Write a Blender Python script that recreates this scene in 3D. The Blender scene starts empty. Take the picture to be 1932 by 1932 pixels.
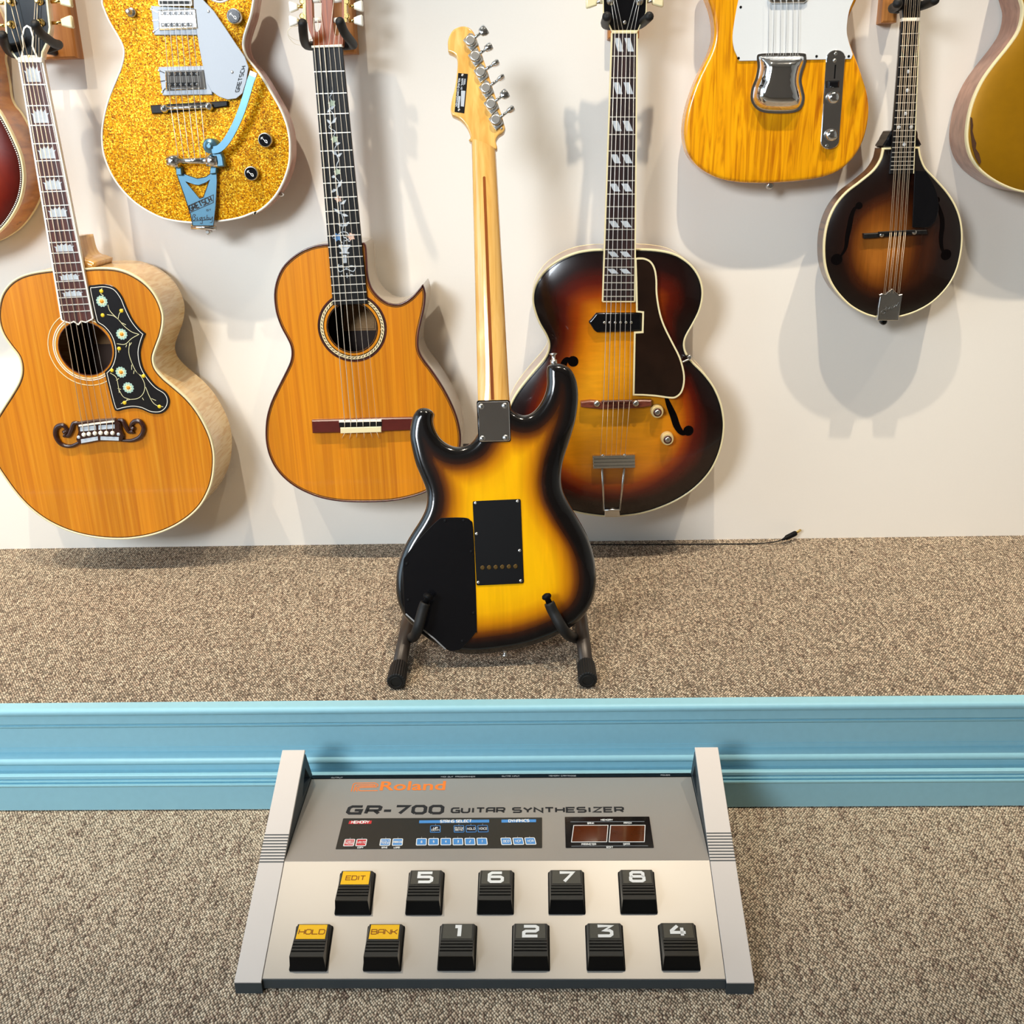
import bpy, bmesh, math, random
import numpy as np
from mathutils import Vector, Matrix
from mathutils.geometry import delaunay_2d_cdt

random.seed(7)
scene = bpy.context.scene
COL = scene.collection

# ------------------------------------------------------------------ camera
F_PX = 1932.0
PITCH, YAW, ROLL = math.radians(20.0), math.radians(-2.0), math.radians(-1.5)
CAM = Vector((0.0, -1.99, 0.986))
WALL_Y, PLAT_Z, PLAT_Y = 0.0, 0.194, -0.641


def camera_axes():
    cp, sp, cy, sy = math.cos(PITCH), math.sin(PITCH), math.cos(YAW), math.sin(YAW)
    fwd = Vector((sy * cp, cy * cp, -sp))
    right = Vector((cy, -sy, 0))
    up = right.cross(fwd)
    cr, sr = math.cos(ROLL), math.sin(ROLL)
    return right * cr + up * sr, -right * sr + up * cr, fwd


CR, CU, CF = camera_axes()
cam_data = bpy.data.cameras.new('camera')
cam_data.sensor_width = 36.0
cam_data.lens = 36.0 * F_PX / 1932.0
cam_data.clip_start = 0.02
cam = bpy.data.objects.new('camera', cam_data)
COL.objects.link(cam)
cam.matrix_world = Matrix(((CR.x, CU.x, -CF.x, CAM.x), (CR.y, CU.y, -CF.y, CAM.y),
                           (CR.z, CU.z, -CF.z, CAM.z), (0, 0, 0, 1)))
scene.camera = cam

# ------------------------------------------------------------------ light
world = bpy.data.worlds.new('world')
scene.world = world
world.use_nodes = True
bg = world.node_tree.nodes['Background']
bg.inputs['Color'].default_value = (0.92, 0.96, 1.0, 1)
bg.inputs['Strength'].default_value = 0.5


def spot(loc, target, power, color, size=110, radius=0.03):
    d = bpy.data.lights.new('track_spot', 'SPOT')
    d.energy, d.color, d.spot_size, d.spot_blend = power, color, math.radians(size), 1.0
    d.shadow_soft_size = radius
    o = bpy.data.objects.new('track_spot', d)
    COL.objects.link(o)
    o.location = loc
    o.rotation_euler = (Vector(target) - Vector(loc)).to_track_quat('-Z', 'Y').to_euler()
    return o


def area(loc, target, power, color, sx, sy, spread=180):
    d = bpy.data.lights.new('window_daylight', 'AREA')
    d.shape, d.size, d.size_y, d.energy, d.color = 'RECTANGLE', sx, sy, power, color
    d.spread = math.radians(spread)
    o = bpy.data.objects.new('window_daylight', d)
    COL.objects.link(o)
    o.location = loc
    o.rotation_euler = (Vector(target) - Vector(loc)).to_track_quat('-Z', 'Y').to_euler()
    return o


WARM = (1.0, 0.86, 0.67)
for lx, pw in ((-2.0, 92), (-1.35, 110), (-0.75, 110), (0.25, 115), (0.95, 110), (1.75, 104)):
    spot((lx, -0.86, 2.62), (lx * 0.85, -0.18, 0.20), pw, WARM, 51, 0.02)
area((-1.75, -4.05, 2.12), (-0.1, 0.0, 1.05), 25, (0.86, 0.93, 1.0), 1.2, 1.0, 70)
area((-2.35, -1.6, 1.3), (0.2, -0.2, 0.45), 22, (0.60, 0.82, 1.0), 1.8, 1.6)

scene.view_settings.view_transform = 'Standard'
scene.view_settings.look = 'None'
scene.view_settings.gamma = 1.0
scene.view_settings.exposure = 0.07

# ------------------------------------------------------------------ geometry helpers


def ray(px, py):
    return ((px - 966.0) / F_PX) * CR - ((py - 966.0) / F_PX) * CU + CF


class Frame:
    """A thing's own axes: U right, V up along its face, N out of the face."""

    def __init__(self, O, U, V):
        self.O, self.U, self.V = Vector(O), Vector(U).normalized(), Vector(V).normalized()
        self.N = self.U.cross(self.V).normalized()

    def uv(self, px, py, n=0.0):
        d = ray(px, py)
        t = ((self.O - CAM).dot(self.N) + n) / d.dot(self.N)
        p = CAM + d * t - self.O
        return (p.dot(self.U), p.dot(self.V))

    def pts(self, lst, n=0.0):
        return [self.uv(x, y, n) for x, y in lst]

    def matrix(self):
        M = Matrix.Identity(4)
        for i, a in enumerate((self.U, self.V, self.N)):
            for r in range(3):
                M[r][i] = a[r]
        for r in range(3):
            M[r][3] = self.O[r]
        return M


def hung(px, py, off):
    """Frame of a vertical face parallel to the back wall, 'off' metres in front of it, origin under pixel."""
    f = Frame((0, WALL_Y - off, 0), (1, 0, 0), (0, 0, 1))
    u, v = f.uv(px, py)
    f.O = Vector((u, WALL_Y - off, v))
    return f


def tr(ox, oy, s, lst):
    return [(ox + x * s, oy + y * s) for x, y in lst]


SA, SB, SD, SG, SH = 500 / 1932, 480 / 1546, 500 / 1756, 652 / 1932, 500 / 1421
def cA(l): return tr(0, 0, SA, l)
def cB(l): return tr(0, 460, SB, l)
def cC(l): return tr(480, 0, SA, l)
def cD(l): return tr(480, 430, SD, l)
def cE(l): return tr(960, 0, SA, l)
def cF(l): return tr(940, 440, 600 / 1932, l)
def cG(l): return tr(1280, 0, SG, l)
def cH(l): return tr(700, 650, SH, l)


def smooth_closed(p, k=5):
    """smooth loop through the points; a point given twice is a sharp corner"""
    n = len(p)
    cor = [i for i in range(n) if math.dist(p[i], p[(i + 1) % n]) < 1e-9]
    if cor:
        q = [p[(cor[0] + 1 + j) % n] for j in range(n)]
        out, run = [], [q[0]]
        for a, b in zip(q, q[1:] + [q[0]]):
            if math.dist(a, b) < 1e-9:
                if len(run) > 1:
                    out += smooth_open(run, k)[:-1]
                run = [b]
            else:
                run.append(b)
        if len(run) > 1:
            out += smooth_open(run, k)[:-1]
        return dedupe(out, True, 3e-4)
    out = []
    for i in range(n):
        a, b, c, d = (np.array(p[(i + j) % n]) for j in (-1, 0, 1, 2))
        for q in range(k):
            t = q / k
            out.append(tuple(0.5 * (2 * b + (c - a) * t + (2 * a - 5 * b + 4 * c - d) * t * t + (3 * b - a - 3 * c + d) * t ** 3)))
    return dedupe(out, True, 4e-4)


def smooth_open(p, k=6):
    p = [tuple(2 * np.array(p[0]) - np.array(p[1]))] + list(p) + [tuple(2 * np.array(p[-1]) - np.array(p[-2]))]
    out = []
    for i in range(1, len(p) - 2):
        a, b, c, d = (np.array(p[i + j]) for j in (-1, 0, 1, 2))
        for q in range(k):
            t = q / k
            out.append(tuple(0.5 * (2 * b + (c - a) * t + (2 * a - 5 * b + 4 * c - d) * t * t + (3 * b - a - 3 * c + d) * t ** 3)))
    out.append(tuple(p[-2]))
    return out


def dedupe(p, closed=False, eps=1e-5):
    o = []
    for q in p:
        if not o or math.dist(q, o[-1]) > eps:
            o.append(q)
    if closed and len(o) > 2 and math.dist(o[0], o[-1]) < eps:
        o.pop()
    return o


def ccw(p):
    a = sum(p[i][0] * p[(i + 1) % len(p)][1] - p[(i + 1) % len(p)][0] * p[i][1] for i in range(len(p)))
    return list(p) if a > 0 else list(reversed(p))


def inset(p, w):
    """offset a ccw outline inward by w (miter limited)"""
    n, out = len(p), []
    for i in range(n):
        a, b, c = Vector(p[i - 1]), Vector(p[i]), Vector(p[(i + 1) % n])
        e1, e2 = (b - a).normalized(), (c - b).normalized()
        n1, n2 = Vector((-e1.y, e1.x)), Vector((-e2.y, e2.x))
        m = n1 + n2
        if m.length < 1e-6:
            m = n1
        m.normalize()
        k = max(0.5, m.dot(n1))
        out.append(tuple(b + m * (w / k)))
    return out


def clean_inset(p, w):
    """inset line without the loops an offset makes at tight corners"""
    q = inset(p, w)
    d = seg_dist(q, p)
    return [v for v, dd in zip(q, d) if dd > 0.93 * w]


def circle(c, r, n=24, ry=None):
    return [(c[0] + r * math.cos(2 * math.pi * i / n), c[1] + (ry or r) * math.sin(2 * math.pi * i / n)) for i in range(n)]


def obj(name, verts, faces, mat, parent=None, smooth=False, kind=None):
    me = bpy.data.meshes.new(name)
    me.from_pydata([tuple(v) for v in verts], [], faces)
    me.update()
    if mat:
        me.materials.append(mat)
    if smooth:
        me.polygons.foreach_set('use_smooth', [True] * len(me.polygons))
    o = bpy.data.objects.new(name, me)
    COL.objects.link(o)
    if parent:
        o.parent = parent
    if kind:
        o['kind'] = kind
    return o


def thing(name, label, cat, frame, group=None):
    e = bpy.data.objects.new(name, None)
    e.empty_display_size = 0.05
    COL.objects.link(e)
    e.matrix_world = frame.matrix() if isinstance(frame, Frame) else frame
    e['label'], e['category'] = label, cat
    if group:
        e['group'] = group
    return e


def cap(loop, z, up=True):
    """triangles that fill a loop, concave or not"""
    n = len(loop)
    vs, _, fs, _, _, _ = delaunay_2d_cdt([Vector(p) for p in loop], [(i, (i + 1) % n) for i in range(n)], [], 0, 1e-7)
    P = np.array([tuple(v) for v in vs])
    cen = np.array([P[list(f)].mean(axis=0) for f in fs])
    ok = inside(cen, loop)
    F = [list(f) if up else list(reversed(f)) for f, k in zip(fs, ok) if k]
    return [(x, y, z) for x, y in P], F


def plate(name, outline, z0, z1, mat, parent, bev=0.0, smooth=False):
    """solid of an outline between z0 and z1 with a chamfered top edge"""
    p = ccw(dedupe(outline, True))
    n = len(p)
    V = [(x, y, z0) for x, y in p]
    Fs = []
    loops = [(p, z0)]
    if bev > 0:
        if smooth:
            for a in (0, 30, 60, 90):
                r = math.radians(a)
                loops.append((inset(p, bev * (1 - math.cos(r))), z1 - bev + bev * math.sin(r)))
        else:
            loops.append((p, z1 - bev))
            loops.append((inset(p, bev), z1))
    else:
        loops.append((p, z1))
    for q, z in loops[1:]:
        b = len(V) - n
        V += [(x, y, z) for x, y in q]
        for i in range(n):
            j = (i + 1) % n
            Fs.append([b + i, b + j, b + n + j, b + n + i])
    if n <= 4:
        Fs += [list(reversed(range(n))), list(range(len(V) - n, len(V)))]
    else:
        V, Fs = merge([(V, Fs), cap(p, z0, False), cap(loops[-1][0], loops[-1][1])])
    o = obj(name, V, Fs, mat, parent)
    if smooth:
        for poly in o.data.polygons:
            poly.use_smooth = len(poly.vertices) == 4
    return o


def box(name, x0, x1, y0, y1, z0, z1, mat, parent, bev=0.0):
    return plate(name, [(x0, y0), (x1, y0), (x1, y1), (x0, y1)], z0, z1, mat, parent, bev)


def tube_data(points, r, seg=10, caps=True):
    P = [Vector(p) for p in points]
    n = len(P)
    R = r if isinstance(r, (list, tuple)) else [r] * n
    V, Fs = [], []
    t = (P[1] - P[0]).normalized()
    ref = Vector((0, 0, 1)) if abs(t.z) < 0.9 else Vector((1, 0, 0))
    a = t.cross(ref).normalized()
    for i in range(n):
        t = (P[min(i + 1, n - 1)] - P[max(i - 1, 0)]).normalized()
        a = (a - t * a.dot(t)).normalized()
        b = t.cross(a)
        for k in range(seg):
            th = 2 * math.pi * k / seg
            V.append(P[i] + (a * math.cos(th) + b * math.sin(th)) * R[i])
    for i in range(n - 1):
        for k in range(seg):
            k2 = (k + 1) % seg
            Fs.append([i * seg + k, i * seg + k2, (i + 1) * seg + k2, (i + 1) * seg + k])
    if caps:
        Fs.append(list(reversed(range(seg))))
        Fs.append(list(range((n - 1) * seg, n * seg)))
    return V, Fs


def tube(name, points, r, mat, parent, seg=10):
    V, Fs = tube_data(points, r, seg)
    o = obj(name, V, Fs, mat, parent)
    for poly in o.data.polygons:
        poly.use_smooth = len(poly.vertices) == 4
    return o


def lathe(name, c, prof, mat, parent, seg=20, smooth=True):
    """profile [(r, z)] revolved about the face normal through c=(u, v)"""
    V, Fs, m = [], [], len(prof)
    for r, z in prof:
        for k in range(seg):
            th = 2 * math.pi * k / seg
            V.append((c[0] + r * math.cos(th), c[1] + r * math.sin(th), z))
    for i in range(m - 1):
        for k in range(seg):
            k2 = (k + 1) % seg
            Fs.append([i * seg + k, i * seg + k2, (i + 1) * seg + k2, (i + 1) * seg + k])
    Fs.append(list(range((m - 1) * seg, m * seg)))
    o = obj(name, V, Fs, mat, parent)
    for poly in o.data.polygons:
        poly.use_smooth = smooth and len(poly.vertices) == 4
    return o


def ribbon_data(path, w, z0, z1, closed=False):
    path = dedupe(path, closed, 1e-6)
    n = len(path)
    Lf, Rt = [], []
    for i in range(n):
        b = Vector(path[i])
        a = Vector(path[i - 1]) if (closed or i > 0) else None
        c = Vector(path[(i + 1) % n]) if (closed or i < n - 1) else None
        e1 = (b - a).normalized() if a is not None else (c - b).normalized()
        e2 = (c - b).normalized() if c is not None else e1
        n1, n2 = Vector((-e1.y, e1.x)), Vector((-e2.y, e2.x))
        m = n1 + n2
        m = n1.copy() if m.length < 1e-6 else m.normalized()
        k = max(0.55, m.dot(n1))
        ww = w[i] if isinstance(w, (list, tuple)) else w
        Lf.append(b + m * (ww / 2 / k))
        Rt.append(b - m * (ww / 2 / k))
    V, Fs = [], []
    for i in range(n):
        for q, z in ((Lf[i], z0), (Lf[i], z1), (Rt[i], z1), (Rt[i], z0)):
            V.append((q.x, q.y, z))
    for i in range(n if closed else n - 1):
        j = (i + 1) % n
        for k in range(4):
            k2 = (k + 1) % 4
            Fs.append([4 * i + k, 4 * i + k2, 4 * j + k2, 4 * j + k])
    if not closed:
        Fs.append([0, 3, 2, 1])
        e = 4 * (n - 1)
        Fs.append([e, e + 1, e + 2, e + 3])
    return V, Fs


def merge(parts):
    V, Fs = [], []
    for v, f in parts:
        b = len(V)
        V += list(v)
        Fs += [[i + b for i in q] for q in f]
    return V, Fs


def ribbon(name, paths, w, z0, z1, mat, parent, closed=False):
    V, Fs = merge([ribbon_data(p, w, z0, z1, closed) for p in paths])
    o = obj(name, V, Fs, mat, parent)
    fix_normals(o)
    return o


def fix_normals(o):
    bm = bmesh.new()
    bm.from_mesh(o.data)
    bmesh.ops.recalc_face_normals(bm, faces=bm.faces)
    bm.to_mesh(o.data)
    bm.free()


def seg_dist(P, poly):
    P = np.asarray(P)
    A = np.asarray(poly)
    B = np.roll(A, -1, axis=0)
    d = np.full(len(P), 1e9)
    for a, b in zip(A, B):
        e = b - a
        L = max(e @ e, 1e-12)
        t = np.clip(((P - a) @ e) / L, 0, 1)
        q = P - (a + t[:, None] * e)
        d = np.minimum(d, np.einsum('ij,ij->i', q, q))
    return np.sqrt(d)


def inside(P, poly):
    P = np.asarray(P)
    A = np.asarray(poly)
    B = np.roll(A, -1, axis=0)
    r = np.zeros(len(P), bool)
    for a, b in zip(A, B):
        c = (a[1] > P[:, 1]) != (b[1] > P[:, 1])
        if c.any():
            xi = a[0] + (P[:, 1] - a[1]) * (b[0] - a[0]) / ((b[1] - a[1]) or 1e-12)
            r ^= c & (P[:, 0] < xi)
    return r


def dome(name, outer, holes, zfn, mat, parent, spacing=0.009, rings=(), attr=None, smooth=True, flip=False):
    """a face over an outline with real holes; zfn(d, x, y) is its height, d the distance to the rim"""
    outer = ccw(dedupe(outer, True))
    holes = [ccw(dedupe(h, True)) for h in holes]
    pts = list(outer)
    edges = [(i, (i + 1) % len(outer)) for i in range(len(outer))]
    for h in holes:
        b = len(pts)
        pts += h
        edges += [(b + i, b + (i + 1) % len(h)) for i in range(len(h))]
    extra = []
    for w in rings:
        q = np.array(inset(outer, w))
        ok = inside(q, outer) & (seg_dist(q, outer) > 0.93 * w)
        extra += [tuple(v) for v in q[ok]]
    xs, ys = [p[0] for p in outer], [p[1] for p in outer]
    g = [(x + (0.5 * spacing if j % 2 else 0), y) for j, y in enumerate(np.arange(min(ys), max(ys), spacing * 0.87))
         for x in np.arange(min(xs), max(xs), spacing)]
    g = np.array(g)
    keep = inside(g, outer)
    g = g[keep]
    lim = max(rings) + 0.5 * spacing if rings else 0.5 * spacing
    g = g[seg_dist(g, outer) > lim]
    allx = np.array(extra + [tuple(v) for v in g]) if len(extra) or len(g) else np.zeros((0, 2))
    for h in holes:
        if len(allx):
            allx = allx[~inside(allx, h)]
            allx = allx[seg_dist(allx, h) > 0.0012]
    pts += [tuple(v) for v in allx]
    vs, es, fs, _, _, _ = delaunay_2d_cdt([Vector(p) for p in pts], edges, [], 0, 1e-7)
    vs = np.array([tuple(v) for v in vs])
    cen = np.array([vs[list(f)].mean(axis=0) for f in fs])
    ok = inside(cen, outer)
    for h in holes:
        ok &= ~inside(cen, h)
    d = seg_dist(vs, outer)
    z = np.array([zfn(dd, x, y) for dd, (x, y) in zip(d, vs)])
    V = [(x, y, zz) for (x, y), zz in zip(vs, z)]
    Fs = [list(f) for f, k in zip(fs, ok) if k]
    o = obj(name, V, Fs, mat, parent, smooth)
    a = o.data.attributes.new('burst', 'FLOAT', 'POINT')
    val = [attr(dd, x, y) if attr else dd for dd, (x, y) in zip(d, vs)]
    a.data.foreach_set('value', val)
    if flip:
        o.data.flip_normals()
    return o


def shell(name, outer, z1, z0, mat, parent, edge=0.0):
    """sides and back of a body, open at the face; edge rounds the far rim"""
    p = ccw(dedupe(outer, True))
    n = len(p)
    V = [(x, y, z1(x, y) if callable(z1) else z1) for x, y in p]
    V += [(x, y, z0 + edge) for x, y in p]
    loops = 1
    if edge > 0:
        for a in (30, 60, 90):
            r = math.radians(a)
            V += [(x, y, z0 + edge - edge * math.sin(r)) for x, y in inset(p, edge * (1 - math.cos(r)))]
            loops += 1
    Fs = []
    for k in range(loops):
        for i in range(n):
            j = (i + 1) % n
            Fs.append([(k + 1) * n + i, (k + 1) * n + j, k * n + j, k * n + i])
    last = [(v[0], v[1]) for v in V[loops * n:]]
    V, Fs = merge([(V, Fs), cap(last, z0, False)])
    o = obj(name, V, Fs, mat, parent)
    for poly in o.data.polygons:
        poly.use_smooth = len(poly.vertices) == 4
    o.data.set_sharp_from_angle(angle=math.radians(48))
    return o


def rim(name, outer, w, ztop, zlow, mat, parent, grow=0.0006):
    """binding that wraps the edge of a face"""
    p = ccw(dedupe(outer, True))
    n = len(p)
    o1, i1 = inset(p, -grow), inset(p, w)
    V = []
    for q, z in ((o1, zlow), (o1, ztop - 0.0006), (inset(p, -grow + 0.0006), ztop), (i1, ztop), (i1, ztop - 0.003)):
        V += [(x, y, z) for x, y in q]
    Fs = []
    for k in range(4):
        for i in range(n):
            j = (i + 1) % n
            Fs.append([k * n + i, k * n + j, (k + 1) * n + j, (k + 1) * n + i])
    return obj(name, V, Fs, mat, parent, True)


def lerp(a, b, t):
    return tuple(x + (y - x) * t for x, y in zip(a, b))


# ------------------------------------------------------------------ materials


def srgb(r, g, b):
    def f(c):
        c /= 255.0
        return c / 12.92 if c <= 0.04045 else ((c + 0.055) / 1.055) ** 2.4
    return (f(r), f(g), f(b), 1.0)


def base_mat(name):
    m = bpy.data.materials.new(name)
    m.use_nodes = True
    return m, m.node_tree, m.node_tree.nodes['Principled BSDF']


def plain(name, col, rough=0.5, metal=0.0, coat=0.0, spec=0.5, bump=0.0, bscale=400.0, var=0.0):
    m, nt, b = base_mat(name)
    b.inputs['Base Color'].default_value = col
    b.inputs['Roughness'].default_value = rough
    b.inputs['Metallic'].default_value = metal
    b.inputs['Coat Weight'].default_value = coat
    b.inputs['Coat Roughness'].default_value = 0.04
    b.inputs['Specular IOR Level'].default_value = spec
    tc = nt.nodes.new('ShaderNodeTexCoord')
    nz = nt.nodes.new('ShaderNodeTexNoise')
    nz.inputs['Scale'].default_value = bscale
    nz.inputs['Detail'].default_value = 3
    nt.links.new(tc.outputs['Object'], nz.inputs['Vector'])
    if var > 0:
        hsv = nt.nodes.new('ShaderNodeHueSaturation')
        hsv.inputs['Color'].default_value = col
        mr = nt.nodes.new('ShaderNodeMapRange')
        mr.inputs[3].default_value, mr.inputs[4].default_value = 1 - var, 1 + var
        nt.links.new(nz.outputs['Fac'], mr.inputs[0])
        nt.links.new(mr.outputs[0], hsv.inputs['Value'])
        nt.links.new(hsv.outputs['Color'], b.inputs['Base Color'])
    if bump > 0:
        bp = nt.nodes.new('ShaderNodeBump')
        bp.inputs['Strength'].default_value = bump
        bp.inputs['Distance'].default_value = 0.001
        nt.links.new(nz.outputs['Fac'], bp.inputs['Height'])
        nt.links.new(bp.outputs['Normal'], b.inputs['Normal'])
    return m


def ramp_node(nt, stops):
    r = nt.nodes.new('ShaderNodeValToRGB')
    el = r.color_ramp.elements
    while len(el) < len(stops):
        el.new(0.5)
    for e, (p, c) in zip(el, stops):
        e.position, e.color = p, c
    return r


def grain_fac(nt, sx, sy, detail=4, dist=0.4):
    tc = nt.nodes.new('ShaderNodeTexCoord')
    mp = nt.nodes.new('ShaderNodeMapping')
    mp.inputs['Scale'].default_value = (sx, sy, sx)
    nz = nt.nodes.new('ShaderNodeTexNoise')
    nz.inputs['Scale'].default_value = 1.0
    nz.inputs['Detail'].default_value = detail
    nz.inputs['Distortion'].default_value = dist
    nt.links.new(tc.outputs['Object'], mp.inputs['Vector'])
    nt.links.new(mp.outputs['Vector'], nz.inputs['Vector'])
    return nz.outputs['Fac'], tc


def wood(name, c0, c1, c2=None, sx=140.0, sy=4.0, rough=0.3, coat=0.5, dist=0.4, broad=True):
    """straight-grained timber, grain along local y"""
    m, nt, b = base_mat(name)
    fac, tc = grain_fac(nt, sx, sy, dist=dist)
    r = ramp_node(nt, [(0.3, c0), (0.55, c1), (0.75, c2 or c1)])
    nt.links.new(fac, r.inputs['Fac'])
    out = r.outputs['Color']
    if broad:
        f2, _ = grain_fac(nt, sx * 0.12, sy * 0.7, detail=2)
        mr = nt.nodes.new('ShaderNodeMapRange')
        mr.inputs[1].default_value, mr.inputs[2].default_value = 0.3, 0.7
        mr.inputs[3].default_value, mr.inputs[4].default_value = 0.86, 1.12
        nt.links.new(f2, mr.inputs[0])
        hsv = nt.nodes.new('ShaderNodeHueSaturation')
        nt.links.new(mr.outputs[0], hsv.inputs['Value'])
        nt.links.new(out, hsv.inputs['Color'])
        out = hsv.outputs['Color']
    nt.links.new(out, b.inputs['Base Color'])
    b.inputs['Roughness'].default_value = rough
    b.inputs['Coat Weight'].default_value = coat
    b.inputs['Coat Roughness'].default_value = 0.06
    return m


def burst_mat(name, stops, gsx=120.0, gsy=5.0, amt=0.12, rough=0.22, coat=0.3, jitter=0.03):
    """painted sunburst: colour follows the finish laid from rim to centre, timber grain shows through"""
    m, nt, b = base_mat(name)
    at = nt.nodes.new('ShaderNodeAttribute')
    at.attribute_name = 'burst'
    fac, tc = grain_fac(nt, gsx, gsy, dist=1.0)
    nz = nt.nodes.new('ShaderNodeTexNoise')
    nz.inputs['Scale'].default_value = 14.0
    nt.links.new(tc.outputs['Object'], nz.inputs['Vector'])
    ma = nt.nodes.new('ShaderNodeMath')
    ma.operation = 'MULTIPLY_ADD'
    ma.inputs[1].default_value = jitter * 2
    nt.links.new(nz.outputs['Fac'], ma.inputs[0])
    nt.links.new(at.outputs['Fac'], ma.inputs[2])
    sb = nt.nodes.new('ShaderNodeMath')
    sb.operation = 'SUBTRACT'
    sb.inputs[1].default_value = jitter
    nt.links.new(ma.outputs[0], sb.inputs[0])
    r = ramp_node(nt, stops)
    nt.links.new(sb.outputs[0], r.inputs['Fac'])
    mr = nt.nodes.new('ShaderNodeMapRange')
    mr.inputs[1].default_value, mr.inputs[2].default_value = 0.3, 0.7
    mr.inputs[3].default_value, mr.inputs[4].default_value = 1 - amt, 1 + amt
    nt.links.new(fac, mr.inputs[0])
    hsv = nt.nodes.new('ShaderNodeHueSaturation')
    nt.links.new(mr.outputs[0], hsv.inputs['Value'])
    nt.links.new(r.outputs['Color'], hsv.inputs['Color'])
    nt.links.new(hsv.outputs['Color'], b.inputs['Base Color'])
    b.inputs['Roughness'].default_value = rough
    b.inputs['Coat Weight'].default_value = coat
    b.inputs['Coat Roughness'].default_value = 0.04
    return m


def flame(name, c0, c1, axis='V', sc=90.0, rough=0.25, coat=0.6):
    """figured maple: soft cross bands"""
    m, nt, b = base_mat(name)
    fac, _ = grain_fac(nt, 14.0, sc, detail=2, dist=1.2)
    r = ramp_node(nt, [(0.35, c0), (0.6, c1)])
    nt.links.new(fac, r.inputs['Fac'])
    nt.links.new(r.outputs['Color'], b.inputs['Base Color'])
    b.inputs['Roughness'].default_value = rough
    b.inputs['Coat Weight'].default_value = coat
    b.inputs['Coat Roughness'].default_value = 0.06
    return m


def sparkle(name):
    m, nt, b = base_mat(name)
    tc = nt.nodes.new('ShaderNodeTexCoord')
    vo = nt.nodes.new('ShaderNodeTexVoronoi')
    vo.inputs['Scale'].default_value = 560.0
    nt.links.new(tc.outputs['Object'], vo.inputs['Vector'])
    sep = nt.nodes.new('ShaderNodeSeparateColor')
    nt.links.new(vo.outputs['Color'], sep.inputs['Color'])
    r = ramp_node(nt, [(0.0, srgb(120, 62, 0)), (0.35, srgb(194, 124, 0)), (0.75, srgb(226, 160, 0)), (0.95, srgb(255, 218, 70))])
    nt.links.new(sep.outputs[0], r.inputs['Fac'])
    nt.links.new(r.outputs['Color'], b.inputs['Base Color'])
    b.inputs['Metallic'].default_value = 0.25
    b.inputs['Roughness'].default_value = 0.5
    b.inputs['Specular IOR Level'].default_value = 0.15
    b.inputs['Coat Weight'].default_value = 0.0
    return m


def carpet_mat(name):
    m, nt, b = base_mat(name)
    tc = nt.nodes.new('ShaderNodeTexCoord')
    mp = nt.nodes.new('ShaderNodeMapping')
    mp.inputs['Rotation'].default_value = (0, 0, math.radians(45))
    mp.inputs['Scale'].default_value = (345.0, 240.0, 200.0)
    nt.links.new(tc.outputs['Object'], mp.inputs['Vector'])
    vo = nt.nodes.new('ShaderNodeTexVoronoi')
    vo.inputs['Scale'].default_value = 1.0
    vo.inputs['Randomness'].default_value = 0.40
    nt.links.new(mp.outputs['Vector'], vo.inputs['Vector'])
    sep = nt.nodes.new('ShaderNodeSeparateColor')
    nt.links.new(vo.outputs['Color'], sep.inputs['Color'])
    yarn = ramp_node(nt, [(0.0, srgb(92, 68, 68)), (0.28, srgb(164, 140, 122)), (0.5, srgb(216, 194, 168)), (1.0, srgb(246, 230, 204))])
    # streaks where darker yarn runs along the weave
    mp2 = nt.nodes.new('ShaderNodeMapping')
    mp2.inputs['Rotation'].default_value = (0, 0, math.radians(38))
    mp2.inputs['Scale'].default_value = (150.0, 22.0, 20.0)
    nt.links.new(tc.outputs['Object'], mp2.inputs['Vector'])
    nz = nt.nodes.new('ShaderNodeTexNoise')
    nz.inputs['Scale'].default_value = 1.0
    nz.inputs['Detail'].default_value = 4
    nt.links.new(mp2.outputs['Vector'], nz.inputs['Vector'])
    mx = nt.nodes.new('ShaderNodeMath')
    mx.operation = 'MULTIPLY_ADD'
    mx.inputs[1].default_value = 0.55
    nt.links.new(sep.outputs[0], mx.inputs[0])
    mr0 = nt.nodes.new('ShaderNodeMapRange')
    mr0.inputs[1].default_value, mr0.inputs[2].default_value = 0.3, 0.7
    mr0.inputs[3].default_value, mr0.inputs[4].default_value = 0.16, 0.48
    nt.links.new(nz.outputs['Fac'], mr0.inputs[0])
    nt.links.new(mr0.outputs[0], mx.inputs[2])
    nt.links.new(mx.outputs[0], yarn.inputs['Fac'])
    # colour darkens towards the gaps between the loops
    gap = nt.nodes.new('ShaderNodeMapRange')
    gap.inputs[1].default_value, gap.inputs[2].default_value = 0.33, 0.62
    gap.inputs[3].default_value, gap.inputs[4].default_value = 1.08, 0.20
    nt.links.new(vo.outputs['Distance'], gap.inputs[0])
    hsv = nt.nodes.new('ShaderNodeHueSaturation')
    nt.links.new(gap.outputs[0], hsv.inputs['Value'])
    nt.links.new(yarn.outputs['Color'], hsv.inputs['Color'])
    nt.links.new(hsv.outputs['Color'], b.inputs['Base Color'])
    inv = nt.nodes.new('ShaderNodeMath')
    inv.operation = 'SUBTRACT'
    inv.inputs[0].default_value = 1.0
    nt.links.new(vo.outputs['Distance'], inv.inputs[1])
    bp = nt.nodes.new('ShaderNodeBump')
    bp.inputs['Strength'].default_value = 0.9
    bp.inputs['Distance'].default_value = 0.0025
    nt.links.new(inv.outputs[0], bp.inputs['Height'])
    nt.links.new(bp.outputs['Normal'], b.inputs['Normal'])
    b.inputs['Roughness'].default_value = 0.95
    b.inputs['Specular IOR Level'].default_value = 0.1
    return m


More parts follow.
